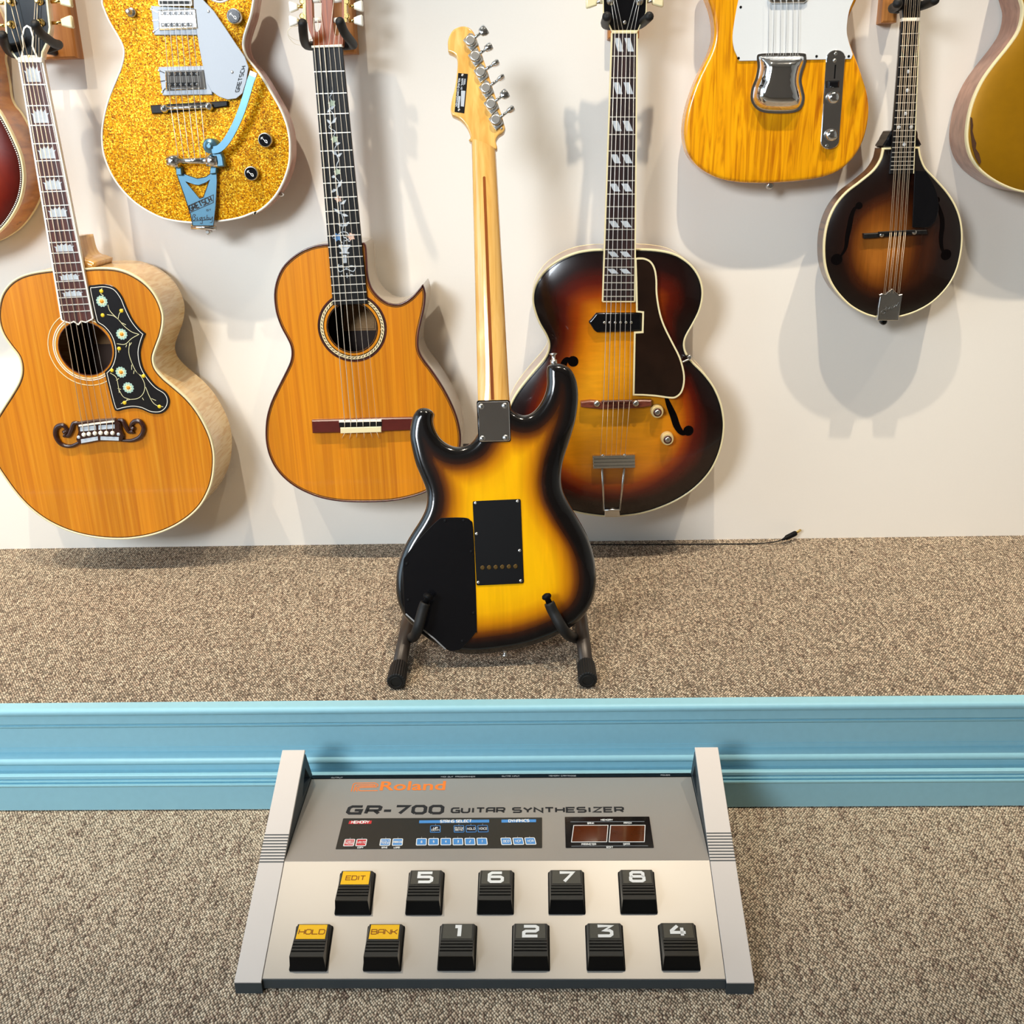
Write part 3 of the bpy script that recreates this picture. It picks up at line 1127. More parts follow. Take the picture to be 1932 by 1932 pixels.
    zg = 0.0022
    ribbon('engraved_border', [clean_inset(ccw(pg), 0.0042)], 0.0011, zg - .0002, zg + .0002, M_IVORY, g, True)
    W = lambda l: smooth_open(P(l, zg), 4)
    vines = [[(655, 370), (670, 410), (720, 460), (755, 500), (800, 535), (845, 550)], [(650, 430), (690, 438), (722, 462)], [(748, 395), (725, 425), (718, 455)],
             [(845, 550), (800, 575), (760, 610), (710, 607)], [(788, 600), (783, 660), (800, 720), (830, 780), (868, 805)], [(720, 640), (722, 660)],
             [(800, 600), (786, 620)], [(830, 780), (860, 810), (880, 860), (870, 910), (835, 940), (780, 948), (735, 972)], [(670, 785), (705, 810), (718, 860), (725, 905)],
             [(725, 890), (750, 930), (790, 945)], [(885, 870), (905, 920), (930, 965), (960, 985), (992, 990)], [(920, 940), (948, 952)], [(620, 270), (612, 300), (630, 315)],
             [(740, 480), (765, 492)], [(770, 612), (765, 628)], [(800, 735), (800, 765)], [(815, 770), (812, 790)], [(706, 830), (722, 818)], [(735, 885), (715, 878)], [(865, 935), (873, 950)], [(775, 940), (765, 960)]]
    ribbon('engraved_vine', [W(v) for v in vines], 0.0009, zg - .0002, zg + .0002, M_PETAL, g)
    for c in P([(619, 349), (740, 549), (736, 780), (780, 874)], zg):
        star = [(c[0] + (0.0108 if k % 2 else 0.0092) * math.cos(k * math.pi / 12), c[1] + (0.0108 if k % 2 else 0.0092) * math.sin(k * math.pi / 12)) for k in range(24)]
        f = plate('flower', star, zg - .0003, zg + .0003, M_FLOWER, g)
    for c in P([(619, 349), (740, 549), (736, 780), (780, 874)], zg):
        pet = [(c[0] + (0.0085 if k % 2 else 0.0045) * math.cos(k * math.pi / 8), c[1] + (0.0085 if k % 2 else 0.0045) * math.sin(k * math.pi / 8)) for k in range(16)]
        plate('petals', pet, zg, zg + .0005, M_PETAL, g)
        lathe('flower_centre', c, [(0.0036, zg), (0.0036, zg + .0007), (0.001, zg + .0008)], M_CORE, g, 12)
    for c in P([(616, 288), (624, 434), (738, 407), (724, 637), (680, 769), (873, 803), (757, 966), (969, 989)], zg):
        lathe('bud', c, [(0.0036, zg - .0002), (0.0036, zg + .0004), (0.001, zg + .0005)], M_BUD, g, 12)
    hs = smooth_open(P([(476, -40), (496, 40), (520, 78), (560, 92), (600, 108)], -.02), 4)
    plate('heel', P([(372, 150), (372, 60), (400, -40)], -.02) + hs + P([(590, 150)], -.02), -.085, -.006, M_MAPLE, th, .008, True)
    return th


jumbo()
hanger('oak block wall hanger holding the jumbo acoustic with moustache bridge', (52, -60, 119, 112),
       [((30, 100), (5, 66)), ((98, 82), (66, 45))], nb=0.11, nt=0.19)
# ------------------------------------------------------------------ gold sparkle electric with vibrato tailpiece
M_SPARKLE = sparkle('gold_sparkle')
M_MAHOG = wood('mahogany_side', srgb(170, 120, 104), srgb(198, 150, 132), srgb(208, 166, 150), sx=90, sy=6, rough=0.25, coat=0.5)
M_SILVERPG = plain('silver_pickguard', srgb(172, 178, 186), 0.5, 0.15, var=0.03)
M_BIGSBY = plain('polished_aluminium', srgb(104, 148, 172), 0.3, 0.8, var=0.06, bscale=90)
M_INK = plain('black_ink', (0.01, 0.01, 0.012, 1), 0.5, var=0.1)
M_WHITEINK = plain('white_ink', srgb(246, 246, 242), 0.5, var=0.02)


def sparkle_guitar():
    fr = hung(383, 420, 0.085)
    th = thing('gold_sparkle_electric_guitar', 'gold sparkle electric guitar with silver pickguard and polished vibrato tailpiece', 'guitar', fr)
    PA = lambda l, n=0.0: fr.pts(cA(l), n)
    ctl = cA([(740, 0), (760, 80), (800, 170), (858, 268), (893, 340), (899, 400), (880, 490), (840, 590), (790, 715), (756, 845), (740, 960), (745, 1080), (770, 1180),
              (820, 1290), (890, 1388), (980, 1478), (1090, 1550), (1200, 1598), (1330, 1621), (1450, 1626), (1600, 1616), (1750, 1590), (1850, 1553)])
    ctl += cC([(0, 1560), (75, 1512), (150, 1436), (205, 1345), (240, 1255), (258, 1180), (263, 1100), (260, 1015), (240, 910), (195, 795), (130, 680), (60, 562), (0, 482)])
    ctl += cA([(1803, 420), (1778, 350), (1780, 280), (1803, 200), (1832, 110), (1852, 0), (1862, -90), (1850, -170), (1800, -215), (1745, -190), (1715, -110), (1680, -30), (1620, 8),
               (1550, -5), (1500, -60), (1480, -150), (1470, -280), (1300, -300), (1130, -300), (980, -280), (860, -220), (780, -120)])
    out = smooth_closed(fr.pts(ctl), 4)
    shell('side', out, -0.001, -0.048, M_MAHOG, th)
    dome('top', out, [], lambda d, x, y: 0.006 * min(1, d / 0.09) ** 0.7, M_SPARKLE, th, 0.012, (0.006, 0.014))
    rim('binding', out, 0.0026, 0.001, -0.005, M_IVORY, th)
    z = 0.006
    pg = PA([(1400, -280), (1450, -290), (1482, 0), (1560, 82), (1640, 200), (1720, 320), (1785, 415), (1812, 490), (1796, 590), (1768, 680), (1722, 718), (1660, 726), (1600, 706), (1545, 668),
             (1507, 600), (1472, 450), (1450, 330), (1435, 230), (1415, 100)], .013)
    g = plate('pickguard', pg, 0.0115, 0.0135, M_SILVERPG, th, 0.0005)
    fit_letters('lettering', 'GRETSCH', PA([(1742, 668)], .0135)[0], PA([(1790, 482)], .0135)[0], 0.0064, 0.0014, .0133, .0137, M_INK, g, gap=0.4, up=Vector((-1, -0.1)).normalized())
    for c in PA([(1518, 82), (1692, 525)], .0135):
        screw(th, c, .0135)
    # pickups
    for nm, sur, inn, poles in (('pickup_surround', [(1100, 42), (1440, 60), (1446, 256), (1124, 256)], [(1150, 72), (1430, 62), (1446, 210), (1158, 220)], ((1185, 97), (1388, 97), (1190, 182), (1392, 180))),
                                ('pickup_surround', [(1155, 488), (1540, 478), (1548, 690), (1186, 696)], [(1200, 515), (1480, 508), (1498, 648), (1208, 660)], ((1236, 540), (1436, 538), (1240, 618), (1438, 614)))):
        s = plate(nm, PA(sur, .010), 0.002, 0.0105, M_SILVERPG, th, 0.001)
        for e in (0.12, 0.5, 0.88):
            a, b = lerp(PA([sur[0]], .0105)[0], PA([sur[3]], .0105)[0], e), lerp(PA([inn[0]], .0105)[0], PA([inn[3]], .0105)[0], e)
            ribbon('surround_ridge', [[a, b]], 0.0014, .0105, .0112, M_CHROME, s)
        cov = PA(inn, .014)
        c = plate('pickup_cover', cov, 0.010, 0.0155, M_CHROME, th, 0.0025)
        A, Bq, C, D = poles
        for (u, v) in ((A, Bq), (C, D)):
            a, b = PA([u], .0155)[0], PA([v], .0155)[0]
            ribbon('pickup_slot', [[lerp(a, b, -.08), lerp(a, b, 1.08)]], 0.0062, .0150, .0158, M_BLACK, c)
            for q in row(a, b, 6, 0, 1):
                lathe('pole_screw', q, [(0.0024, .0155), (0.0024, .0168), (0.0012, .0174)], M_CHROME, c, 10)
        for q in (0.0, 1.0):
            screw(th, lerp(PA([sur[0]], .0105)[0], PA([sur[3]], .0105)[0], .12 + .76 * q), .0105, .0022)
    # bridge
    b = plate('bridge_base', PA([(1100, 768), (1180, 762), (1540, 742), (1662, 736), (1664, 775), (1560, 790), (1200, 826), (1112, 830)], .008), 0.005, 0.012, M_EBONY, th, 0.0015)
    tube('bridge_bar', [(*PA([(1185, 792)], .016)[0], .016), (*PA([(1535, 776)], .016)[0], .016)], 0.0034, M_CHROME, th, 10)
    sa, sb = PA([(1250, 790)], .018)[0], PA([(1470, 778)], .018)[0]
    saddles = row(sa, sb, 6, 0, 1)
    for q in saddles:
        lathe('saddle_roller', q, [(0.0034, .0125), (0.0034, .0165), (0.0022, .0205), (0.001, .021)], M_STEEL, th, 10)
    for q in PA([(1196, 792), (1522, 776)], .016):
        lathe('bridge_wheel', q, [(0.0072, .011), (0.0072, .0155), (0.005, .0205), (0.002, .0215)], M_CHROME, th, 14)
    # vibrato tailpiece
    zt = 0.012
    body = ccw(dedupe(PA([(1288, 1266), (1330, 1262), (1380, 1282), (1440, 1302), (1500, 1290), (1530, 1268), (1578, 1246), (1582, 1320), (1573, 1500), (1556, 1645), (1405, 1645), (1388, 1560), (1342, 1420), (1302, 1310)], zt)))
    tri = PA([(1352, 1322), (1420, 1346), (1452, 1350), (1505, 1330), (1528, 1312), (1482, 1438), (1455, 1446)], zt)
    vt = dome('vibrato_plate', body, [tri], lambda d, x, y: zt, M_BIGSBY, th, 0.02, smooth=False)
    for lp in (body, ccw(tri)):
        ribbon('vibrato_edge', [lp], 0.0012, 0.004, zt + 0.0004, M_CHROME, vt, True)
    zt2 = zt + 0.0003
    la, lb = PA([(1398, 1538)], zt)[0], PA([(1548, 1478)], zt)[0]
    ribbon('badge_border', [[PA([q], zt)[0] for q in ((1380, 1500), (1556, 1420), (1556, 1476), (1382, 1552))]], 0.0012, zt, zt2, M_INK, vt, True)
    fit_letters('lettering', 'GRETSCH', PA([(1390, 1538)], zt)[0], PA([(1548, 1468)], zt)[0], 0.0088, 0.0024, zt, zt2, M_INK, vt, gap=0.4)
    fit_letters('lettering', 'BY', PA([(1508, 1540)], zt)[0], PA([(1540, 1534)], zt)[0], 0.0030, 0.0007, zt, zt2, M_INK, vt, gap=0.5)
    script = [[(1400, 1600), (1410, 1565), (1425, 1568), (1415, 1582), (1428, 1590), (1415, 1606), (1400, 1600)], [(1440, 1582), (1436, 1602), (1446, 1600)], [(1470, 1584), (1456, 1590), (1462, 1604), (1474, 1584), (1474, 1630), (1458, 1625)],
              [(1496, 1582), (1484, 1588), (1498, 1598), (1484, 1604)], [(1510, 1566), (1508, 1602), (1522, 1598), (1520, 1586), (1508, 1590)], [(1530, 1584), (1536, 1602), (1550, 1580), (1546, 1620), (1530, 1622)], [(1395, 1612), (1470, 1606), (1540, 1600)]]
    ribbon('lettering', [smooth_open(PA(s, zt), 3) for s in script], 0.0011, zt, zt2, M_INK, vt)
    zr = 0.022
    a, b = PA([(1300, 1172)], zr)[0], PA([(1520, 1172)], zr)[0]
    tube('roller_bar', [(*a, zr), (*b, zr)], 0.0055, M_CHROME, th, 14)
    for p0, p1 in (((1228, 1174), (1305, 1176)), ((1512, 1172), (1592, 1170))):
        tube('roller_bearing', [(*PA([p0], zr)[0], zr), (*PA([p1], zr)[0], zr)], 0.0115, M_CHROME, th, 18)
    for q in ([(1288, 1215), (1326, 1215), (1332, 1275), (1292, 1275)], [(1540, 1210), (1584, 1210), (1582, 1262), (1536, 1268)]):
        plate('bearing_lug', PA(q, .014), 0.004, 0.020, M_BIGSBY, th, 0.001)
    plate('arm_bracket', PA([(1545, 1130), (1560, 1090), (1602, 1085), (1628, 1150), (1636, 1214), (1586, 1218)], .028), 0.016, 0.030, M_BIGSBY, th, 0.002)
    zc = 0.034
    lathe('arm_pivot', PA([(1530, 1065)], zc)[0], [(0.0125, .010), (0.0125, zc), (0.010, zc + .002), (0.0055, zc + .0025), (0.0055, zc + .005), (0.003, zc + .0065)], M_BIGSBY, th, 22)
    path = smooth_open(PA([(1545, 1095), (1600, 1082), (1655, 1025), (1710, 930), (1758, 820), (1796, 705), (1826, 600), (1845, 548)], zc), 5)
    ribbon('vibrato_arm', [path], 0.0118, zc - .001, zc + .0025, M_BIGSBY, th)
    ribbon('vibrato_arm_end', [smooth_open(PA([(1843, 556), (1852, 525)], zc), 3)], 0.0115, zc - .002, zc + .004, M_STEEL, th)
    tube('tail_hinge', [(*PA([(1400, 1655)], .004)[0], .006), (*PA([(1577, 1660)], .004)[0], .006)], 0.0042, M_CHROME, th, 12)
    lathe('strap_button', PA([(1518, 1690)], -.01)[0], [(0.005, -.02), (0.006, -.012), (0.003, -.004)], M_STEEL, th, 14)
    # strings and fingerboard end
    tp = PA([(1183, 0), (1222, 0), (1262, 0), (1302, 0), (1342, 0), (1382, 0)], .02)
    up = [(x - (saddles[i][0] - x) * 0.6, y - (saddles[i][1] - y) * 0.6) for i, (x, y) in enumerate(tp)]
    strings(th, up, saddles, .020, .021, M_STRING, 0.0005)
    rb = row(a, b, 6, .05, .95)
    strings(th, saddles, rb, .021, zr + .005, M_STRING, 0.0005)
    q = PA([(1148, -300), (1385, -300), (1396, 36), (1160, 36)], .014)
    plate('fingerboard', q, 0.002, 0.014, M_EBONY, th)
    for e in ((q[0], q[3]), (q[1], q[2]), (q[3], q[2])):
        ribbon('fingerboard_binding', [list(e)], 0.0022, .002, .0143, M_IVORY, th)
    for t in (0.62, 0.76, 0.9):
        ribbon('fret', [[lerp(q[0], q[3], t), lerp(q[1], q[2], t)]], 0.0018, .0135, .0152, M_FRET, th)
    upper_neck(th, lerp(q[0], q[1], .5), .014, M_MAPLE, M_EBONY, M_BLACK, .30)
    # knobs and switch
    for c in PA([(1700, 115), (1927, 1020), (1826, 1264)], .02):
        k = lathe('control_knob', c, [(0.0122, .004), (0.0122, .016), (0.0112, .0175), (0.0106, .0175)], M_STEEL, th, 24)
        lathe('knob_face', c, [(0.0106, .0165), (0.0106, .0180), (0.010, .0182)], M_BLACK, k, 24)
        ribbon('knob_emblem', [smooth_open([(c[0] - .0055, c[1] + .004), (c[0] - .001, c[1]), (c[0] + .001, c[1] - .0035), (c[0] + .004, c[1] - .005), (c[0] + .0035, c[1] - .001), (c[0] + .0005, c[1] - .0005)], 3),
                               [(c[0] - .006, c[1] + .001), (c[0] - .0055, c[1] + .004), (c[0] - .0025, c[1] + .0045)]], 0.0010, .0181, .0186, M_WHITEINK, k)
    lathe('toggle_switch', PA([(950, 88)], .012)[0], [(0.0078, .003), (0.0078, .009), (0.0062, .010), (0.0038, .0105), (0.0034, .020), (0.0045, .024), (0.002, .026)], M_STEEL, th, 18)
    lathe('strap_lug', fr.uv(530, 367, -.02), [(0.004, -.03), (0.004, -.02), (0.002, -.018)], M_STEEL, th, 10)
    return th


sparkle_guitar()

# ------------------------------------------------------------------ sunburst archtop at the left edge
M_CHERRY = burst_mat('cherry_sunburst', [(0.0, srgb(58, 14, 8)), (0.18, srgb(92, 20, 10)), (0.5, srgb(140, 40, 14)), (1.0, srgb(206, 110, 30))], gsx=60, gsy=40, amt=0.1)
M_HONEY = wood('honey_maple_side', srgb(150, 86, 26), srgb(184, 112, 40), srgb(198, 128, 52), sx=20, sy=90, rough=0.25, coat=0.6)


def edge_archtop():
    fr = hung(-155, 440, 0.090)
    th = thing('sunburst_hollow_guitar', 'cherry sunburst hollow guitar with cream checkered binding, cut off by left picture edge', 'guitar', fr)
    right = [(0, 818), (60, 925), (110, 1030), (150, 1130), (170, 1230), (173, 1330), (152, 1445), (110, 1540), (50, 1630), (-30, 1710), (-150, 1780), (-300, 1825), (-470, 1845)]
    upr = [(-100, 545), (-88, 610), (-75, 700), (-45, 765)]
    up2 = [(-470, -120), (-300, -90), (-190, 0), (-130, 130), (-110, 280), (-125, 400), (-110, 480)]
    R = up2 + upr + right
    L = [(-1060 - x, y) for x, y in reversed(R)]
    out = smooth_closed(fr.pts(cA(R + L)), 4)
    shell('side', out, -0.001, -0.084, M_HONEY, th)
    dome('top', out, [], lambda d, x, y: 0.013 * (1 - math.exp(-d / 0.03)), M_CHERRY, th, 0.012, (0.006, 0.014), lambda d, x, y: min(1, d / 0.11))
    rim('binding', out, 0.0036, 0.001, -0.008, M_CREAM, th)
    rim('back_binding', out, 0.001, -0.076, -0.085, M_CREAM, th, 0.0003)
    p = inset(ccw(out), 0.0050)
    V, Fs = [], []
    L2 = []
    acc, last = 0.0, None
    per = [math.dist(p[i], p[(i + 1) % len(p)]) for i in range(len(p))]
    tot = sum(per)
    n = int(tot / 0.0036)
    dens, k, s = [], 0, 0.0
    for j in range(n):
        target = tot * j / n
        while s + per[k] < target:
            s += per[k]
            k += 1
        dens.append(lerp(p[k], p[(k + 1) % len(p)], (target - s) / per[k]))
    seg = [ribbon_data([dens[j], lerp(dens[j], dens[(j + 1) % n], .5)], 0.0024, 0.0002, 0.0022) for j in range(n)]
    V, Fs = merge(seg)
    obj('checkered_purfling', V, Fs, M_IVORY, th, kind='stuff')
    upper_neck(th, fr.uv(*cA([(-530, -60)])[0]), .020, M_MAPLE, M_ROSEWOOD, M_BLACK, .38)
    ribbon('purfling', [p], 0.0030, 0.0, 0.0018, M_EBONY, th, True)
    return th


edge_archtop()

# ------------------------------------------------------------------ gold hollow guitar at the right edge
M_GOLDTOP = plain('gold_lacquer', srgb(172, 122, 3), 0.4, 0.4, coat=0.25, bump=0.08, bscale=60, var=0.1)
M_BROWNSIDE = wood('brown_mahogany_side', srgb(138, 90, 66), srgb(166, 116, 90), srgb(176, 128, 104), sx=70, sy=30, rough=0.3, coat=0.4)


def edge_goldtop():
    fr = hung(2020, 365, 0.085)
    th = thing('gold_hollow_guitar', 'gold-topped guitar with cream binding and worn lower edge, cut off by right picture edge', 'guitar', fr)
    L = [(2200, -420), (2060, -400), (1960, -330), (1900, -220), (1885, -110), (1910, -10), (1924, 60), (1902, 165), (1842, 258), (1762, 358), (1692, 460), (1640, 580), (1615, 700), (1612, 790), (1632, 872), (1675, 940), (1735, 992), (1805, 1033), (1880, 1063), (1960, 1080), (2080, 1092), (2200, 1094)]
    R = [(4400 - x, y) for x, y in reversed(L[1:-1])]
    out = smooth_closed(fr.pts(cG(L + R)), 4)
    shell('side', out, -0.001, -0.080, M_BROWNSIDE, th)
    dome('top', out, [], lambda d, x, y: 0.012 * (1 - math.exp(-d / 0.03)), M_GOLDTOP, th, 0.012, (0.006, 0.014))
    rim('binding', out, 0.0042, 0.001, -0.008, M_CREAM, th)
    upper_neck(th, fr.uv(*cG([(2200, -390)])[0]), .020, M_MAPLE, M_ROSEWOOD, M_BLACK, .38)
    chip = fr.pts(cG([(1634, 655), (1640, 660), (1646, 700), (1642, 730), (1652, 770), (1664, 800), (1660, 830), (1680, 860), (1690, 905), (1682, 920), (1660, 880), (1642, 820), (1633, 740)]), .003)
    plate('worn_edge', chip, 0.0, 0.0045, plain('bare_dark_wood', srgb(70, 40, 14), 0.6, var=0.3, bscale=300), th)
    return th


edge_goldtop()

# ------------------------------------------------------------------ amber single-cut plank electric with chrome bridge cover
M_AMBER = wood('amber_ash', srgb(178, 100, 0), srgb(236, 160, 3), srgb(246, 176, 12), sx=55, sy=4.0, rough=0.25, coat=0.4, dist=3.0)


def amber_guitar():
    fr = hung(1452, 345, 0.075)
    th = thing('amber_electric_guitar', 'amber wood-grain electric guitar with white pickguard and chrome bridge cover', 'guitar', fr)
    PG = lambda l, n=0.0: fr.pts(cG(l), n)
    out = smooth_closed(PG([(168, 0), (191, 70), (203, 150), (200, 220), (180, 290), (140, 372), (95, 470), (55, 590), (36, 690), (35, 770), (52, 850), (90, 910), (150, 960), (235, 1000),
                            (340, 1020), (450, 1025), (560, 1022), (680, 1012), (790, 995), (880, 965), (950, 915), (1010, 840), (1050, 740), (1068, 630), (1060, 530), (1035, 440), (1000, 340),
                            (965, 250), (946, 180), (950, 120), (970, 60), (998, 0), (1025, -80), (1015, -190), (950, -240), (870, -215), (800, -150), (730, -170), (705, -260), (705, -330), (440, -330), (250, -290), (150, -210), (130, -110)]), 4)
    shell('side', out, -0.006, -0.044, M_AMBER, th)
    dome('top', out, [], lambda d, x, y: 0.0 if d > 0.006 else -0.006 + math.sqrt(max(0, 0.006 ** 2 - (0.006 - d) ** 2)), M_AMBER, th, 0.014, (0.0006, 0.0018, 0.0035, 0.0065))
    pg = smooth_open(PG([(360, -250), (345, -60), (318, 90), (303, 200), (310, 270), (327, 312)], .002), 4) + PG([(340, 341), (965, 330)], .002) + smooth_open(PG([(975, 305), (950, 225), (941, 160), (955, 60), (985, -20), (990, -120)], .002), 4) + PG([(860, -200), (780, -150), (700, -200), (690, -260)], .002)
    g = plate('pickguard', pg, 0.0, 0.0026, M_WHITE, th, 0.0005)
    for c in PG([(348, 40), (336, 325), (772, 315), (952, 315)], .0026):
        screw(th, c, .0026, .0022, M_BLACKSATIN)
    plate('neck_pickup', PG([(500, -60), (720, -60), (722, 0), (700, 18), (520, 20), (498, 2)], .006), 0.0026, 0.009, M_CHROME, th, 0.003, True)
    tops = PG([(512, -330), (545, -330), (578, -330), (612, -330), (646, -330), (680, -330)], .012)
    bots = PG([(504, 310), (530, 310), (570, 310), (600, 310), (640, 310), (668, 310)], .012)
    strings(th, tops, bots, .012, .012, M_STRING, 0.0005)
    cov = smooth_closed(PG([(440, 315), (465, 299), (580, 296), (700, 297), (716, 314), (715, 350), (698, 400), (690, 450), (700, 500), (708, 550), (692, 600), (650, 628), (560, 634), (470, 626),
                            (425, 596), (405, 550), (412, 490), (434, 430), (444, 370)], .006), 4)
    dome('bridge_cover', cov, [], lambda d, x, y: 0.003 if d < 0.0035 else 0.003 + 0.021 * math.sin(min(1, (d - 0.0035) / 0.020) * math.pi / 2) ** 0.8, M_CHROME, th, 0.005, (0.001, 0.0034, 0.0045, 0.006, 0.008, 0.011, 0.015, 0.02))
    ribbon('bridge_cover_lip', [inset(ccw(cov), 0.002)], 0.004, 0.0, 0.0036, M_CHROME, th, True)
    # control plate
    a, b = PG([(878, 325)], .002)[0], PG([(846, 790)], .002)[0]
    d = (Vector(b) - Vector(a)).normalized()
    e = Vector((-d.y, d.x))
    w = 0.0162
    cap = lambda c, s0: [tuple(Vector(c) + e * (w * math.cos(t)) * 1 + d * (s0 * w * 0.8 * math.sin(t))) for t in np.linspace(0, math.pi, 12)]
    outl = cap(a, -1) + list(reversed(cap(b, 1)))
    cp = plate('control_plate', outl, 0.0, 0.0046, M_CHROME, th, 0.001)
    for c in PG([(880, 300), (830, 815)], .0046):
        screw(th, c, .0046, .003)
    lathe('plate_screw', PG([(874, 338)], .0046)[0], [(0.0035, .004), (0.003, .0065), (0.001, .007)], M_STEEL, th, 12)
    ribbon('switch_slot', [PG([(878, 362), (872, 440)], .0046)], 0.0022, .004, .0050, M_BLACK, th)
    c = PG([(868, 470)], .014)[0]
    box('switch_tip', c[0] - .0095, c[0] + .0095, c[1] - .0055, c[1] + .0055, .0026, .016, M_BLACK, th, 0.0025)
    for c in PG([(868, 545), (857, 755)], .012):
        k = lathe('control_knob', c, [(0.0098, .0026), (0.0098, .014), (0.0090, .0162), (0.003, .0175)], M_CHROME, th, 22)
        ribbon('knurling', [circle(c, 0.0099, 30)], 0.0006, .004, .012, M_STEEL, k, True)
    lathe('strap_button', PG([(508, 1036)], -.02)[0], [(0.0045, -.026), (0.0065, -.024), (0.0065, -.012), (0.004, -.010)], M_STEEL, th, 14)
    q = PG([(490, -330), (700, -330), (700, -230), (490, -230)], .008)
    plate('fingerboard', PG([(492, -330), (700, -330), (704, -140), (494, -140)], .008), 0.0, 0.008, M_MAPLE, th)
    upper_neck(th, lerp(q[0], q[1], .5), .008, M_MAPLE, M_MAPLE, M_MAPLE, .40)
    return th


amber_guitar()
# ------------------------------------------------------------------ nylon-string cutaway guitar
M_C_TOP = wood('cedar_top', srgb(192, 110, 6), srgb(212, 130, 10), srgb(224, 146, 24), sx=170, sy=2.0, rough=0.32, coat=0.35)
M_C_SIDE = plain('lacquer_with_wall_reflection', srgb(190, 178, 162), 0.22, coat=0.5, var=0.05, bscale=30)  # pale taupe stands for the wall mirrored in the glossy side
M_C_BIND = wood('rosewood_binding', srgb(48, 18, 14), srgb(78, 34, 24), sx=200, sy=20, rough=0.3, coat=0.3)
M_C_HEAD = wood('head_rosewood', srgb(120, 56, 20), srgb(166, 84, 34), srgb(184, 100, 44), sx=260, sy=6, rough=0.3, coat=0.4)
M_MOSAIC = plain('rosette_mosaic', srgb(226, 206, 160), 0.4, var=0.25, bscale=700)


